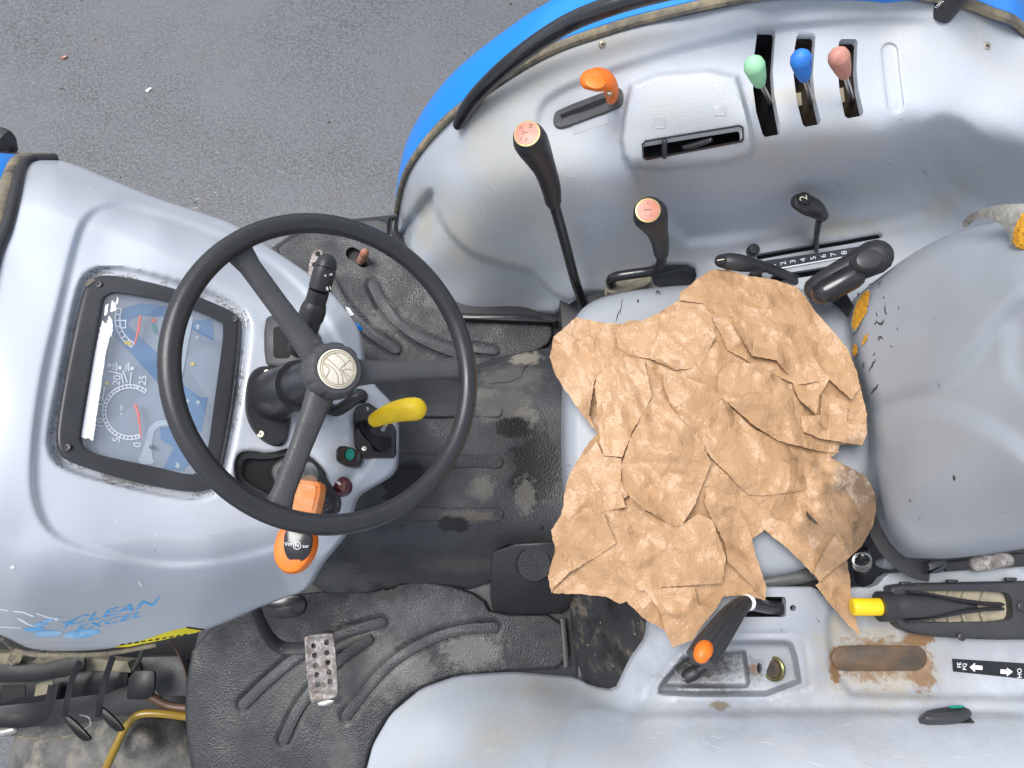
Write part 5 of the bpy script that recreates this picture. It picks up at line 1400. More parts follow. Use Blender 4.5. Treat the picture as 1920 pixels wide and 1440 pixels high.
plate('seat_mount', [(1050, 560), (1700, 560), (1920, 600), (1920, 1062), (1660, 1080), (1540, 1100), (1240, 1130), (1090, 1110)], .12, .10, M['black'], seat, .004)
# vinyl piping seam along the cushion front
sm_ = chaikin(seat_out, 0)
# stains, cracks
def crack(pts, hw, z, parent, mat='dark', nm='vinyl_crack', lift=.0008, amp=.8):
    q = crom(np.array(pts, float), 5); q = q + rng.normal(0, amp, q.shape)
    w_ = hw * .62 * np.sin(np.linspace(.15, math.pi - .15, len(q)))
    d = np.gradient(q, axis=0); d /= np.maximum(np.linalg.norm(d, axis=1), 1e-6)[:, None]
    nn = np.stack([-d[:, 1], d[:, 0]], -1) * w_[:, None]
    pp = np.concatenate([q + nn, (q - nn)[::-1]])
    w = on(pp[:, 0], pp[:, 1], z, lift); m = len(q)
    Fc = [(i, i + 1, 2 * m - 2 - i, 2 * m - 1 - i) for i in range(m - 1)]
    return add(nm, w, Fc, M[mat], parent, None, False)
crack([(1166, 555), (1166, 575), (1162, 592)], .9, HSeat, seat)
crack([(1164, 578), (1158, 592), (1154, 604)], 1.2, HSeat, seat)
crack([(1228, 549), (1234, 546), (1238, 549)], 2.2, HSeat, seat)
crack([(1194, 567), (1196, 562), (1197, 568)], 1.8, HSeat, seat)

# backrest
bo = chaikin([(1990, 385), (1900, 408), (1860, 417), (1800, 430), (1720, 468), (1650, 518), (1605, 562), (1593, 620), (1600, 690), (1625, 770), (1635, 860), (1648, 940), (1664, 1000), (1700, 1038), (1750, 1050), (1850, 1040), (1990, 1018)], 2)
lobe_l = chaikin([(1622, 800), (1680, 772), (1740, 764), (1800, 775), (1870, 805), (1930, 850), (1990, 900), (1990, 1060), (1700, 1060), (1640, 960)], 2)
lobe_u = chaikin([(1570, 580), (1700, 470), (1880, 400), (1990, 380), (1990, 500), (1920, 555), (1870, 600), (1830, 660), (1770, 715), (1700, 745), (1620, 760)], 2)
lobe_m = chaikin([(1905, 590), (1990, 560), (1990, 760), (1930, 740), (1900, 690), (1896, 640)], 2)
HBk2 = Height([(1595, 620, .455), (1605, 700, .455), (1640, 860, .455), (1665, 1000, .46), (1650, 520, .50), (1720, 470, .56), (1800, 432, .63), (1860, 418, .68), (1990, 388, .80), (1750, 1046, .52), (1850, 1040, .62), (1990, 1020, .76),
               (1700, 620, .575), (1700, 760, .56), (1700, 900, .56), (1800, 560, .685), (1800, 720, .675), (1800, 900, .67), (1900, 520, .775), (1900, 700, .76), (1900, 900, .765), (1990, 650, .85), (1990, 850, .85)],
              [(lobe_l, .020, 46), (lobe_u, .020, 50), (lobe_m, -.012, 60)])
back = surf('backrest', bo, HBk2, M['seat'], seat, 6, [], .05, roll=(30, .045), ang=80)
def foam(pts, parent, seed, z=HBk2, lift=.0015):
    r_ = np.random.default_rng(seed); q = resample(chaikin(pts, 1), 3); q = q + r_.normal(0, 1.0, q.shape)
    c = q.mean(0)
    decal('torn_edge', c + (q - c) * 1.10 + r_.normal(0, .7, q.shape), z, M['vinyl_back'], parent, lift * .55, step=6)
    return decal('exposed_foam', q, z, M['foam'], parent, lift, step=5)
foam([(1622, 544), (1631, 548), (1629, 566), (1623, 590), (1612, 606), (1603, 620), (1597, 612), (1599, 590), (1606, 568)], seat, 1)
foam([(1598, 648), (1606, 646), (1608, 660), (1602, 670), (1597, 664)], seat, 2)
foam([(1624, 626), (1629, 626), (1627, 636), (1618, 648), (1615, 642)], seat, 3)
for p0, hw in (([(1628, 536), (1640, 528)], 1.5), ([(1646, 536), (1652, 526)], 2), ([(1658, 570), (1660, 585), (1663, 590)], 2.2), ([(1644, 602), (1652, 608), (1658, 598)], 3.5), ([(1640, 610), (1644, 600)], 2), ([(1646, 640), (1650, 632), (1656, 636)], 3.2),
               ([(1618, 640), (1624, 632)], 2.5), ([(1628, 695), (1636, 684), (1642, 672)], 2.8), ([(1632, 738), (1640, 730), (1646, 720)], 3), ([(1600, 630), (1604, 622)], 2), ([(1668, 648), (1674, 650)], 1.4), ([(1682, 612), (1684, 622)], 1.2), ([(1643, 584), (1646, 594)], 1.4), ([(1788, 890), (1790, 902)], 4), ([(1706, 936), (1708, 942)], 2), ([(1655, 560), (1658, 556)], 1.4), ([(1620, 680), (1616, 690)], 2.2), ([(1636, 668), (1640, 660)], 1.5), ([(1606, 556), (1612, 548)], 2), ([(1684, 575), (1686, 582)], 1.2)):
    crack(p0, hw, HBk2, seat, 'crack')
# peeled vinyl flap and foam at the upper corner
HFl = Height([(1806, 424, .665), (1812, 405, .70), (1850, 388, .74), (1900, 382, .78), (1960, 380, .80), (1850, 410, .745), (1880, 430, .755), (1900, 460, .77), (1940, 500, .79)])
fp = resample(chaikin([(1806, 424), (1809, 410), (1830, 396), (1868, 384), (1920, 381), (1975, 384), (1985, 520), (1925, 500), (1908, 474), (1899, 450), (1884, 424), (1868, 410), (1846, 404), (1830, 410), (1818, 424)], 1), 4)
surf('peeled_flap', fp + rng.normal(0, .6, fp.shape), HFl, M['vinyl_back'], seat, 5, [], .003)
foam([(1918, 396), (1990, 385), (1990, 480), (1930, 470), (1900, 462), (1898, 440), (1908, 415)], seat, 5, HFl, .012)
# armrest hinge (black)
ah = tube('armrest_hinge', pts3([(1532, 540, .47), (1560, 524, .485), (1600, 502, .50), (1640, 482, .515)]), [.022, .024, .026, .030], M['black'], T, 18, (True, True), ell=(1.0, .8), per=4, label='black folded armrest hinge beside the backrest')
tube('hinge_barrel', pts3([(1545, 548, .495), (1598, 519, .51)]), .0215, M['black_gloss'], ah, 20, (True, True))
plate('hinge_cap', chaikin([(1608, 472), (1640, 462), (1662, 480), (1650, 500), (1620, 505), (1604, 492)], 1), .545, .03, M['bezel'], ah, .006)
sbk = surf('seat_back_liner', chaikin([(1550, 565), (1600, 545), (1625, 700), (1660, 900), (1690, 1000), (1660, 1010), (1600, 900), (1590, 700)], 1), Height([(1550, 565, .40), (1600, 545, .42), (1625, 700, .41), (1690, 1000, .38), (1600, 900, .38), (1590, 700, .38)]), M['webbing'], seat, 7, [], .06)
# lap belt
V, Fc = tube_geo(crom(pts3([(1640, 940, .40), (1655, 990, .41), (1680, 1030, .415), (1712, 1054, .415), (1742, 1062, .41)]), 5), .026, 10, ell=(1, .12), up0=(0, 0, 1))
sbelt = add('seat_belt', V, Fc, M['webbing'], T, 'black webbing belt looped under the backrest edge', True, 50)
plate('belt_anchor', chaikin([(1738, 1052), (1780, 1050), (1775, 1064), (1768, 1075), (1732, 1076), (1745, 1068)], 1), .43, .02, M['bezel'], sbelt, .004)
# oily bits under the seat edge
sp = tube('suspension_spring', pts3([(1616, 1042, .34), (1618, 1062, .28), (1620, 1085, .22)]), .017, M['black_gloss'], T, 18, (True, True), label='black seat suspension tube beneath the brown paper')
geos = [tube_geo(np.array([P(1616 + 17 * math.cos(a), 1050 + k * 4 + 13 * math.sin(a), .36 - .01 * k) for a in np.linspace(0, 2 * math.pi, 22)]), .0018, 5) for k in range(3)]
for g in geos: add('spring_coil', *g, M['steel'], sp)
tube('grey_clip', pts3([(1650, 1056, .33), (1658, 1056, .34), (1670, 1060, .34)]), [.008, .010, .008], M['seat'], T, 10, (True, True))
tube('seat_rail', pts3([(1420, 1094, .385), (1500, 1082, .39), (1530, 1074, .39)]), .012, M['quadrant'], seat, 12, (True, True))
plate('seat_skirt', [(1410, 1095), (1540, 1082), (1548, 1104), (1400, 1108)], .37, .05, M['black_worn'], seat, .003)
plate('backrest_hinge_plate', [(1770, 1056), (1930, 1036), (1930, 1062), (1775, 1072)], .40, .05, M['black'], seat, .004)
tube('rusty_pivot', pts3([(1830, 1058, .40), (1885, 1050, .40)]), .013, M['rusty'], seat, 12, (True, True))

# ================================================================== right console items
hl = tube('hand_lever', pts3([(1468, 1142, .385), (1440, 1138, .41), (1412, 1132, .44), (1392, 1132, .46)]), .0115, M['black_gloss'], T, 18, per=4, label='fluted black hand grip with orange button above the tray')
def grip_geo():
    p = crom(np.concatenate([pts3([(1396, 1131, .462), (1384, 1140, .472), (1366, 1162, .49), (1340, 1198, .512), (1322, 1224, .522), (1314, 1238, .526)]), np.array([[.0125], [.0150], [.0185], [.0215], [.0230], [.0235]])], 1), 5)
    V, Fc = tube_geo(p[:, :3], p[:, 3], 48, (True, False))
    V = [np.array(v) for v in V]; n = 48; m = len(V) // n
    for i in range(m):
        c = np.mean(V[i * n:(i + 1) * n], 0); f = i / m
        if .25 < f < .88:
            for k in range(n):
                g = max(0, math.cos(k / n * 2 * math.pi * 12)) ** 2
                V[i * n + k] = c + (V[i * n + k] - c) * (1 - .10 * g)
    return V, Fc
add('hand_grip', *grip_geo(), M['black_rim'], hl, None, True, 60)
tube('grip_button', pts3([(1322, 1216, .540), (1318, 1222, .550), (1315, 1228, .553)]), [.0125, .0130, .0120], M['orange'], hl, 20, (True, True), per=3)
lathe('grip_ring', P(1399, 1130, .458), np.array(P(1412, 1132, .44)) - P(1392, 1132, .46), [(0, .0128), (.008, .0128)], M['white'], hl, 20)
lettering('grip_print', '(1)', 1402, 1129, 9, 80, .4735, M['dark'], hl, 0)

# parking lever with rubber boot
HBt = lambda a, b: HR(a, b) * 0 + .398 - (np.asarray(b) - 1140) * .00006
b_out = chaikin([(1664, 1104), (1672, 1096), (1738, 1093), (1930, 1089), (1990, 1088), (1990, 1200), (1930, 1199), (1857, 1200), (1758, 1195), (1708, 1188), (1684, 1176), (1676, 1160)], 1)
b_in = chaikin([(1690, 1112), (1738, 1107), (1884, 1109), (1897, 1118), (1901, 1154), (1892, 1165), (1817, 1168), (1706, 1167), (1688, 1150)], 1)
pkb = surf('lever_boot', b_out, HBt, M['black_worn'], T, 5, [b_in], .03, roll=(10, .008), label='black rubber boot with beige recess around the yellow-capped lever')
plate('boot_floor', b_in, lambda a, b: HBt(a, b) - .018, .004, M['beige'], pkb, .001)
for x in (1752, 1778, 1806, 1842):
    for y0, y1, sl_ in ((1108, 1128, 3), (1148, 1167, -3)):
        tube('boot_rib', pts3([(x + sl_, y0, .384), (x, (y0 + y1) / 2, .387), (x - sl_, y1, .384)]), .0022, M['beige'], pkb, 6, (True, True))
for s_ in (-1, 1):
    V, Fc = tube_geo(crom(pts3([(1700, 1137 + s_ * 27, .405), (1740, 1137 + s_ * 22, .405), (1790, 1137 + s_ * 13, .402), (1840, 1137 + s_ * 6, .398), (1876, 1137 + s_ * 4, .394)]), 5), .010, 8, ell=(.35, 1))
    add('boot_lip', V, Fc, M['black_worn'], pkb)
pk = tube('parking_lever', pts3([(1668, 1137, .425), (1700, 1137, .424), (1740, 1137, .415), (1780, 1137, .402), (1830, 1137, .39)]), [.0185, .0185, .0165, .011, .004], M['black_worn'], T, 22, per=4, label='black lever sleeve with bright yellow end cap')
tube('lever_collar', pts3([(1648, 1137, .428), (1672, 1137, .427)]), .0242, M['black'], pk, 26, ell=(1, 1))
tube('yellow_cap', pts3([(1598, 1138, .432), (1602, 1138, .432), (1656, 1138, .429)]), [.0128, .0142, .0142], M['yellow'], pk, 24, (False, False))
tube('cap_dimple', pts3([(1596.5, 1138, .433), (1598.5, 1138, .433)]), .009, M['yellow_dark'], pk, 18)
lathe('collar_hole', P(1661, 1153, .442), (0, -.6, .8), [(0, .003), (.0015, .003)], M['dark'], pk, 12)
for a, b, r_ in ((1916, 1137, .0085), (1802, 1194, .0065)):
    lathe('boot_bolt', P(a, b, .398), (0, 0, 1), [(0, r_), (.003, r_), (.004, r_ * .7), (.004, .001)], M['black'], pkb, 16)
for a, b in ((1700, 1094), (1788, 1090), (1898, 1086)):
    plate('boot_clip', rrect(a - 10, b - 3, a + 10, b + 3, 2.5), .400, .008, M['black'], pkb, .0015)

# rust stained rubber pad and the rust that has crept round it
plate('rubber_pad', rrect(1559, 1211, 1739, 1258, 23, 7), lambda a, b: HR(a, b) + .004, .006, M['rustpad'], rpn, .002)
# lever decal
HRd = lambda a, b: HR(a, b)
dc = decal('arrow_label', resample(np.array([(1785, 1235), (1990, 1248), (1990, 1280), (1920, 1273), (1787, 1259)], float), 10), HRd, M['black_gloss'], rpn, .0012)
for ar in ([(1818, 1251), (1828, 1243), (1828, 1247.5), (1842, 1248.5), (1842, 1256), (1828, 1255), (1828, 1260)], [(1899, 1259.5), (1888, 1252), (1888, 1256), (1876, 1255), (1876, 1263), (1888, 1264), (1888, 1268)]):
    decal('label_arrow', np.array(ar, float), HRd, M['white'], rpn, .0018, step=8)
for s_, a, b, sz in (('FE', 1799, 1247, 11), ('PQ', 1809, 1250, 10), ('HO', 1912, 1262, 12)):
    lettering('label_print', s_, a, b, sz, 92, HRd, M['white'], rpn, .0018)
# rocker on the right fender
rw = plate('work_switch', chaikin([(1729, 1338), (1742, 1328), (1790, 1321), (1816, 1324), (1826, 1336), (1822, 1346), (1790, 1352), (1735, 1352)], 1), lambda a, b: HR(a, b) + .026 - (np.asarray(b) - 1336) * .0002, .02, M['bezel'], T, .006, label='grey rocker switch on the right fender', up=(0, .5, .87))
plate('switch_foot', [(1732, 1346), (1818, 1342), (1828, 1356), (1735, 1358)], lambda a, b: HR(a, b) + .004, .008, M['black'], rw, .0015)
plate('switch_lens', chaikin([(1778, 1324), (1806, 1322), (1810, 1327), (1782, 1329)], 1), lambda a, b: HR(a, b) + .0285 - (np.asarray(b) - 1336) * .0002, .003, M['green'], rw, .0008)
# brass socket and tray details
sc_c = on(1451, 1253, HR, .002)
geos = lathe_geo(sc_c, (-.75, 0, .66), [(0, .0215), (.004, .0215), (.006, .019), (.005, .0155), (-.004, .0145)], 28)
add('tray_socket', *geos, M['socket'], rpn)
lathe('socket_bore', sc_c - np.array((-.75, 0, .66)) * -.001, (-.75, 0, .66), [(0, .0145), (.0045, .0145), (.0046, .001)], M['slot_brown'], rpn, 20)
# hitch pin with ring lying in the tray
pin = tube('hitch_pin', pts3([(1297, 1263, .325), (1310, 1256, .332), (1330, 1244, .338), (1350, 1233, .342)]), [.0085, .0075, .0062, .0058], M['black_worn'], None, 14, (True, True))
tag(pin, 'black steel hitch pin with wire ring lying in the grey tray', 'pin')
tube('pin_head', pts3([(1290, 1268, .326), (1302, 1261, .329)]), .0115, M['black_worn'], pin, 16, (True, True))
rg = np.array([P(1286 + 21 * math.cos(a) * .9 - 12 * math.sin(a), 1259 + 16 * math.cos(a) + 9 * math.sin(a), .322 + .012 * math.sin(a)) for a in np.linspace(0, 2 * math.pi, 40)])
tube('pin_ring', rg, .0016, M['steel'], pin, 6)
# green wire tied to the post
wc = pa + np.array((.012, .015, .07))
loop = [wc + np.array((.024 * math.cos(a), .024 * math.sin(a), .010 * math.sin(a))) for a in np.linspace(math.pi, 3 * math.pi, 26)]
tail = [wc + np.array((-.024 - .008 * k, .004 * math.sin(k * 1.8), .004 * math.cos(k * 1.8))) for k in range(6)]
eye = [tail[-1] + np.array((-.012 + .012 * math.cos(a), .007 * math.sin(a), 0)) for a in np.linspace(0, 2 * math.pi, 16)]
wr = tube('tie_wire', np.array(loop + tail + eye), .0016, M['wire'], None, 7)
tag(wr, 'dark green twisted wire tied around the black post', 'wire')
for k in range(2):
    tube('wire_twist', np.array([t + np.array((0, .003 * math.cos(i * 2.2 + k * 3), .003 * math.sin(i * 2.2 + k * 3))) for i, t in enumerate(tail)]), .0014, M['wire'], wr, 6)

# ================================================================== crumpled brown paper on the seat
def z5(l): return np.array([(1000 + a / 2.88, 500 + b / 2.88) for a, b in l])
def z6(l): return np.array([(1000 + a / 2.909, 860 + b / 2.909) for a, b in l])
p_base = np.array([(1080, 595), (1060, 612), (1038, 632), (1031, 670), (1040, 700), (1056, 726), (1090, 774), (1120, 812), (1104, 830), (1090, 851), (1066, 892), (1058, 930), (1053, 963), (1034, 994), (1036, 1012), (1041, 1032), (1034, 1055), (1028, 1080), (1030, 1100), (1036, 1113), (1089, 1114), (1137, 1119), (1162, 1133), (1175, 1128), (1206, 1159), (1247, 1183), (1261, 1214), (1296, 1200), (1320, 1169), (1344, 1140), (1357, 1118), (1388, 1116), (1409, 1119), (1435, 1125), (1436, 1100), (1426, 1070), (1416, 1039), (1409, 1011), (1433, 994), (1464, 1018), (1505, 1056), (1536, 1090), (1529, 1097), (1564, 1142), (1591, 1173), (1613, 1192), (1605, 1162), (1595, 1114), (1593, 1080), (1588, 1049), (1615, 1025), (1636, 987), (1643, 956), (1639, 922), (1622, 891), (1584, 877), (1556, 858), (1569, 851), (1575, 833), (1616, 835), (1625, 814), (1625, 778), (1616, 736), (1608, 701), (1590, 656), (1562, 622), (1531, 587), (1514, 562), (1493, 538), (1451, 524), (1399, 517), (1365, 506), (1337, 505), (1306, 524), (1274, 550), (1273, 562), (1236, 587), (1205, 601), (1177, 601), (1170, 608), (1122, 604)], float)
HPp = Height([(1080, 595, .452), (1031, 670, .435), (1056, 726, .447), (1120, 812, .450), (1066, 892, .450), (1034, 994, .440), (1028, 1080, .425), (1036, 1113, .415), (1137, 1119, .430), (1247, 1183, .438), (1261, 1214, .432), (1344, 1140, .445), (1435, 1125, .440), (1409, 1011, .452), (1464, 1018, .448), (1536, 1090, .436), (1613, 1192, .397), (1591, 1120, .420), (1643, 956, .462), (1622, 891, .468), (1569, 851, .455), (1625, 778, .478), (1590, 656, .472), (1514, 562, .458), (1399, 517, .452), (1337, 505, .448), (1274, 550, .450), (1200, 600, .452),
              (1200, 700, .472), (1300, 600, .468), (1300, 700, .480), (1400, 650, .476), (1450, 750, .478), (1500, 850, .470), (1300, 850, .476), (1200, 850, .470), (1150, 950, .462), (1300, 950, .470), (1400, 900, .472), (1500, 950, .462), (1200, 1050, .456), (1350, 1050, .460), (1560, 950, .465)])
def tri_eval(sites, hts, tris, q):
    out = np.zeros(len(q)); done = np.zeros(len(q), bool)
    for a, b, c in tris:
        A, B, C = sites[a], sites[b], sites[c]
        det = (B[1] - C[1]) * (A[0] - C[0]) + (C[0] - B[0]) * (A[1] - C[1])
        if abs(det) < 1e-9: continue
        l1 = ((B[1] - C[1]) * (q[:, 0] - C[0]) + (C[0] - B[0]) * (q[:, 1] - C[1])) / det
        l2 = ((C[1] - A[1]) * (q[:, 0] - C[0]) + (A[0] - C[0]) * (q[:, 1] - C[1])) / det
        l3 = 1 - l1 - l2
        k = (l1 >= -1e-6) & (l2 >= -1e-6) & (l3 >= -1e-6) & ~done
        out[k] = l1[k] * hts[a] + l2[k] * hts[b] + l3[k] * hts[c]; done |= k
    return out
def facets(q, sp, amp, r_, stretch=1.0, ang=0.0):
    "height of a sheet of flat facets with sharp creases between them"
    c, s = math.cos(ang), math.sin(ang)
    rot = np.stack([(q[:, 0] * c + q[:, 1] * s) / stretch, -q[:, 0] * s + q[:, 1] * c], -1)
    lo, hi = rot.min(0) - sp * 2, rot.max(0) + sp * 2
    gx, gy = np.meshgrid(np.arange(lo[0], hi[0], sp), np.arange(lo[1], hi[1], sp))
    st_ = np.stack([gx.ravel(), gy.ravel()], -1); st_ = st_ + r_.uniform(-.48, .48, st_.shape) * sp
    h = r_.normal(0, 1, len(st_)) * amp
    rr = delaunay_2d_cdt([Vector(p) for p in st_], [], [], 0, 1e-5)
    vv = np.array([(v.x, v.y) for v in rr[0]])
    idx = [o[0] if o else 0 for o in rr[3]]
    return tri_eval(vv, h[idx], [tuple(f) for f in rr[2]], rot)
folds = [z5(l) for l in ([(230, 275), (260, 400), (330, 500)], [(850, 540), (960, 380), (985, 385), (1000, 560)], [(925, 70), (920, 190)], [(1150, 50), (1250, 130), (1290, 250)], [(1410, 130), (1380, 200), (1300, 255)], [(480, 560), (510, 700), (600, 640)], [(500, 690), (560, 740), (600, 780)], [(350, 640), (420, 700), (500, 660)], [(1100, 540), (1200, 560), (1240, 620)], [(610, 500), (690, 640), (700, 720)], [(880, 570), (1000, 690), (1150, 720)], [(525, 920), (560, 1100), (610, 1210), (600, 1310)], [(620, 1200), (720, 1120), (830, 1120)], [(1050, 1140), (1010, 1250), (960, 1190)], [(420, 830), (430, 1000)], [(110, 380), (200, 480), (310, 600)], [(490, 310), (470, 400), (560, 480)], [(640, 260), (660, 380), (760, 460)], [(1000, 200), (1100, 190), (1240, 240)], [(1500, 250), (1440, 330), (1350, 360)], [(1700, 460), (1620, 480), (1500, 480)], [(740, 740), (900, 830), (1090, 880)], [(1190, 870), (1250, 980), (1240, 1110)], [(1350, 1000), (1340, 1110)], [(880, 900), (870, 1050)])] + \
        [z6(l) for l in ([(190, 330), (300, 200), (470, 130)], [(430, 560), (560, 600), (700, 490)], [(580, 720), (500, 600), (430, 540)], [(1030, 680), (900, 560), (760, 500), (600, 390)], [(1250, 620), (1100, 540)], [(700, 850), (820, 830), (900, 720)], [(215, 420), (250, 560)], [(440, 690), (560, 700), (660, 600)], [(1000, 230), (1160, 290), (1250, 390)], [(1260, 370), (1400, 350), (1500, 330)], [(1200, 440), (1350, 460), (1560, 480)], [(600, 870), (720, 860), (840, 900)], [(1000, 380), (1080, 370), (1180, 440)], [(1560, 240), (1640, 300), (1650, 380)])]
def ridges(q):
    z = np.zeros(len(q))
    for i, l in enumerate(folds):
        d = dist(q, l, False); w_ = 16 + 14 * (i % 3)
        z = z + (.0042 if i % 4 else -.0042) * np.clip(1 - d / w_, 0, 1) ** 1.3
    return z
def patch(outline, lift, seed, step=7, A=.0065, Bm=.0030, Cm=.0016, jag=.8, ang=.6, st_=1.7, curl=0.0):
    r_ = np.random.default_rng(seed)
    out = resample(outline, step)
    out = out + r_.normal(0, jag, out.shape)
    x0, y0 = out.min(0); x1, y1 = out.max(0)
    gx, gy = np.meshgrid(np.arange(x0, x1, step), np.arange(y0, y1, step))
    gx = gx + (np.arange(gx.shape[0]) % 2)[:, None] * step / 2
    g = np.stack([gx.ravel(), gy.ravel()], -1)
    g = g + r_.uniform(-.3, .3, g.shape) * step
    g = g[inside(g, out)]; g = g[dist(g, out) > step * .5]
    pts_ = np.concatenate([out, g]); n = len(out)
    rr = delaunay_2d_cdt([Vector(p) for p in pts_], [(i, (i + 1) % n) for i in range(n)], [], 0, 1e-4)
    v2 = np.array([(v.x, v.y) for v in rr[0]]); tr = np.array([list(f) for f in rr[2]])
    tr = tr[inside(v2[tr].mean(1), out)]
    m1 = sstep((perlin(v2, 110, seed + 50) - .38) / .22)
    m2 = sstep((perlin(v2, 80, seed + 70) - .42) / .18)
    z = HPp(v2[:, 0], v2[:, 1]) + lift * (.62 + .4 * sstep((perlin(v2, 120, seed + 9) - .35) / .3))
    rs = np.random.default_rng(77)
    z = z + facets(np.concatenate([v2, [(950, 450), (1700, 1250)]]), 75, .0075, rs, 1.8, .75)[:-2] * .75
    z = z + facets(v2, 62, A, r_, st_, ang) + facets(v2, 30, Bm, r_, st_ * 1.2, ang + .5) * (.35 + .65 * m1) + facets(v2, 15, Cm, r_, 1.6, ang - .4) * (.12 + .88 * m2)
    z = z + ridges(v2)
    if curl:
        u = np.clip(1 - dist(v2, out) / 26, 0, 1); z = z + curl * u * u
    return P(v2[:, 0], v2[:, 1], z), [tuple(t) for t in tr]
layers = [  # outline, lift, material slot, crease angle
    (p_base, 0.0, 0, .5),
    (z5([(88, 490), (110, 380), (230, 275), (350, 300), (490, 310), (520, 420), (430, 520), (330, 620), (300, 800), (345, 900), (260, 790), (160, 650)]), .006, 1, 1.1),
    (z5([(460, 330), (590, 290), (680, 250), (800, 215), (960, 250), (985, 380), (900, 540), (760, 560), (640, 500), (520, 480), (450, 430)]), .008, 1, .2),
    (z5([(785, 180), (880, 70), (970, 15), (1150, 50), (1300, 70), (1420, 110), (1400, 190), (1300, 255), (1150, 290), (960, 250), (920, 200)]), .007, 0, .9),
    (z5([(960, 260), (1150, 290), (1290, 260), (1480, 190), (1530, 250), (1620, 350), (1700, 450), (1750, 580), (1760, 650), (1720, 720), (1600, 610), (1420, 640), (1250, 560), (1050, 450)]), .006, 0, .8),
    (z5([(330, 650), (350, 800), (360, 950), (380, 1020), (480, 1030), (530, 900), (600, 780), (640, 700), (600, 500), (500, 485), (400, 540), (340, 600)]), .015, 1, 1.3),
    (z5([(1000, 580), (1060, 520), (1200, 520), (1330, 600), (1420, 700), (1480, 800), (1640, 950), (1650, 1005), (1560, 1000), (1320, 940), (1180, 850), (1080, 760), (990, 690)]), .010, 0, .7),
    (z5([(1070, 270), (1090, 330), (1180, 480), (1310, 505), (1390, 600), (1410, 660), (1440, 720), (1530, 800), (1545, 700), (1600, 605), (1500, 480), (1350, 360), (1200, 290)]), .017, 0, .65),
    (z5([(1440, 810), (1460, 890), (1560, 930), (1775, 965), (1800, 905), (1740, 870), (1690, 835), (1700, 740), (1590, 670), (1560, 690), (1550, 800)]), .013, 0, .4),
    (z6([(155, 300), (190, 130), (260, 0), (345, -90), (380, -20), (480, 0), (480, 120), (520, 200), (380, 290), (200, 320)]), .008, 1, 1.5),
    (z5([(705, 650), (740, 740), (790, 830), (870, 930), (950, 1020), (1040, 1110), (1160, 1232), (1260, 1236), (1450, 1210), (1640, 1180), (1760, 1110), (1600, 1030), (1320, 935), (1180, 870), (1090, 780), (1000, 690), (930, 640), (830, 600), (700, 565)]), .012, 0, .75),
    (z6([(500, 270), (450, 450), (430, 560), (430, 690), (580, 722), (720, 700), (1030, 680), (1050, 540), (980, 340), (900, 300), (800, 370), (620, 290), (530, 200)]), .013, 0, .3),
    (z5([(650, 700), (560, 860), (525, 920), (475, 1080), (480, 1180), (530, 1250), (600, 1310), (765, 1405), (800, 1400), (870, 1290), (960, 1060), (900, 930), (800, 830), (730, 740)]), .022, 0, 1.0),
    (z6([(940, 160), (935, 250), (1000, 380), (1045, 460), (1060, 560), (1140, 640), (1265, 770), (1272, 700), (1210, 520), (1190, 420), (1130, 280), (1060, 100)]), .017, 0, 1.2),
    (z6([(80, 640), (100, 735), (115, 700), (200, 620), (300, 560), (400, 500), (450, 460), (380, 290), (220, 325), (170, 400), (130, 500)]), .016, 0, .4),
    (z6([(600, 705), (690, 830), (720, 940), (760, 1030), (870, 988), (930, 900), (1000, 815), (900, 800), (880, 700)]), .012, 0, 1.1),
    (z6([(1640, 150), (1700, 50), (1810, 90), (1860, 180), (1870, 280), (1850, 370), (1790, 480), (1710, 550), (1640, 600), (1560, 670), (1530, 620), (1600, 480), (1660, 400), (1600, 330), (1640, 250)]), .010, 0, .9),
    (z6([(365, 205), (480, 180), (505, 265), (385, 285), (372, 250)]), .022, 1, .2),
    (z5([(860, 1150), (960, 1040), (1060, 1140), (1160, 1232), (1080, 1250), (940, 1190)]), .010, 1, .7)]
allV, allF, allM = [], [], []
for i, (ol_, lift, mi, an) in enumerate(layers):
    v, f = patch(ol_, lift, 100 + i, 5.5 if i else 6, A=.0030, Bm=.0048 if i in (1, 2, 5, 6, 8) else .0024, Cm=.0016 if i in (1, 2, 5, 6, 8) else .0006, curl=.003 if i in (12, 13, 14, 7) else 0.0, ang=an, jag=.5)
    n = len(allV); allV += [tuple(a) for a in v]; allF += [tuple(k + n for k in t) for t in f]; allM += [mi] * len(f)
paper = add('brown_paper', allV, allF, M['paper'], None, None, False)
paper.data.materials.append(M['paper_pale']); paper.data.materials.append(M['paper_wet'])
# recalc merged islands keep order of faces
paper.data.polygons.foreach_set('material_index', allM)
tag(paper, 'crumpled sheet of brown kraft paper spread over the seat cushion', 'paper')
V, Fc = surf_geo(resample(z6([(1490, 280), (1502, 300), (1530, 330), (1555, 355), (1545, 358), (1505, 335), (1488, 310)]), 3), lambda a, b: HPp(a, b) + .030, 3, (), 0)
add('paper_hole', V, Fc, M['foam_dark'], paper, None, False)

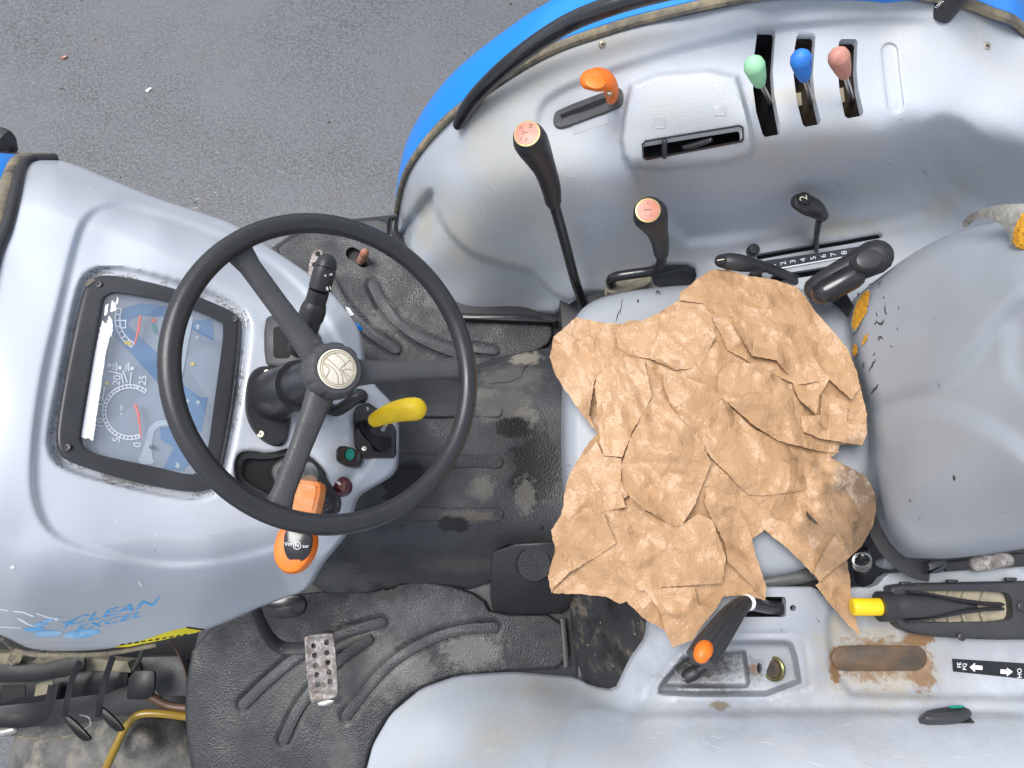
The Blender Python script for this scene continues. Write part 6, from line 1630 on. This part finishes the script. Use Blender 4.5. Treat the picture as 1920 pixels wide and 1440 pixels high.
# ================================================================== wear and small marks
def scuffs(region, n, z, parent, mats, lmin, lmax, hw, seed, ang=None):
    r_ = np.random.default_rng(seed)
    x0, y0, x1, y1 = region
    for _ in range(n):
        a, b = r_.uniform(x0, x1), r_.uniform(y0, y1); t = r_.uniform(0, math.pi) if ang is None else r_.normal(ang, .35); L = r_.uniform(lmin, lmax)
        p = [(a, b), (a + L * .5 * math.cos(t) + r_.normal(0, 1.5), b + L * .5 * math.sin(t) + r_.normal(0, 1.5)), (a + L * math.cos(t), b + L * math.sin(t))]
        crack(p, hw * r_.uniform(.6, 1.5), z, parent, mats[int(r_.integers(len(mats)))], 'scuff_mark', .0009, .4)
scuffs((1080, 1340, 1900, 1430), 14, HR, rpn, ('scuff',), 14, 60, .9, 1, .1)
scuffs((900, 1290, 1080, 1420), 8, HR, rpn, ('scuff', 'scuff'), 10, 40, .9, 2, 2.6)
scuffs((1240, 1150, 1540, 1180), 5, HR, rpn, ('scuff_dark',), 4, 10, 1.2, 3)
scuffs((1560, 1110, 1780, 1200), 10, HR, rpn, ('scuff_dark', 'scuff'), 3, 9, 1.2, 4)
scuffs((1680, 60, 1900, 300), 7, HL, lp, ('scuff', 'scuff', 'scuff_dark'), 6, 26, .7, 5)
scuffs((1380, 300, 1740, 420), 8, HL, lp, ('scuff', 'scuff', 'scuff_dark'), 4, 14, .7, 6)
scuffs((860, 260, 1150, 480), 12, HL, lp, ('scuff',), 6, 34, .8, 7, .9)
scuffs((1040, 90, 1400, 250), 6, HL, lp, ('scuff',), 4, 20, .7, 8)
scuffs((60, 900, 560, 1120), 16, HC, cowl, ('scuff',), 5, 30, .8, 9, .2)
scuffs((120, 330, 420, 470), 6, HC, cowl, ('scuff',), 4, 16, .8, 10)
scuffs((1660, 480, 1900, 1000), 5, HBk2, seat, ('scuff_dark',), 4, 14, .7, 12)
scuffs((1070, 600, 1100, 900), 3, HSeat, seat, ('crack',), 6, 14, .9, 13)
# bits lying on the asphalt
for nm, lab, cat, a, b, mt, L in (('paper_scrap', 'tiny white scrap lying on the asphalt above the cowl', 'scrap', 278, 168, 'white', .011), ('dry_leaf', 'tiny brown dry leaf bit on the asphalt, far left', 'leaf', 119, 107, 'orange_rust', .013)):
    q = ellipse(0, 0, L, L * .5, 7, 30) * (1 + .25 * rng.normal(0, 1, (7, 1)))
    c = P(a, b, GZ + .006)
    V, Fc = plate_world(np.array([c + np.array((x, y, .002 * math.sin(3 * x / L))) for x, y in q]), .003, .0005)
    tag(add(nm, V, Fc, M[mt], None), lab, cat)
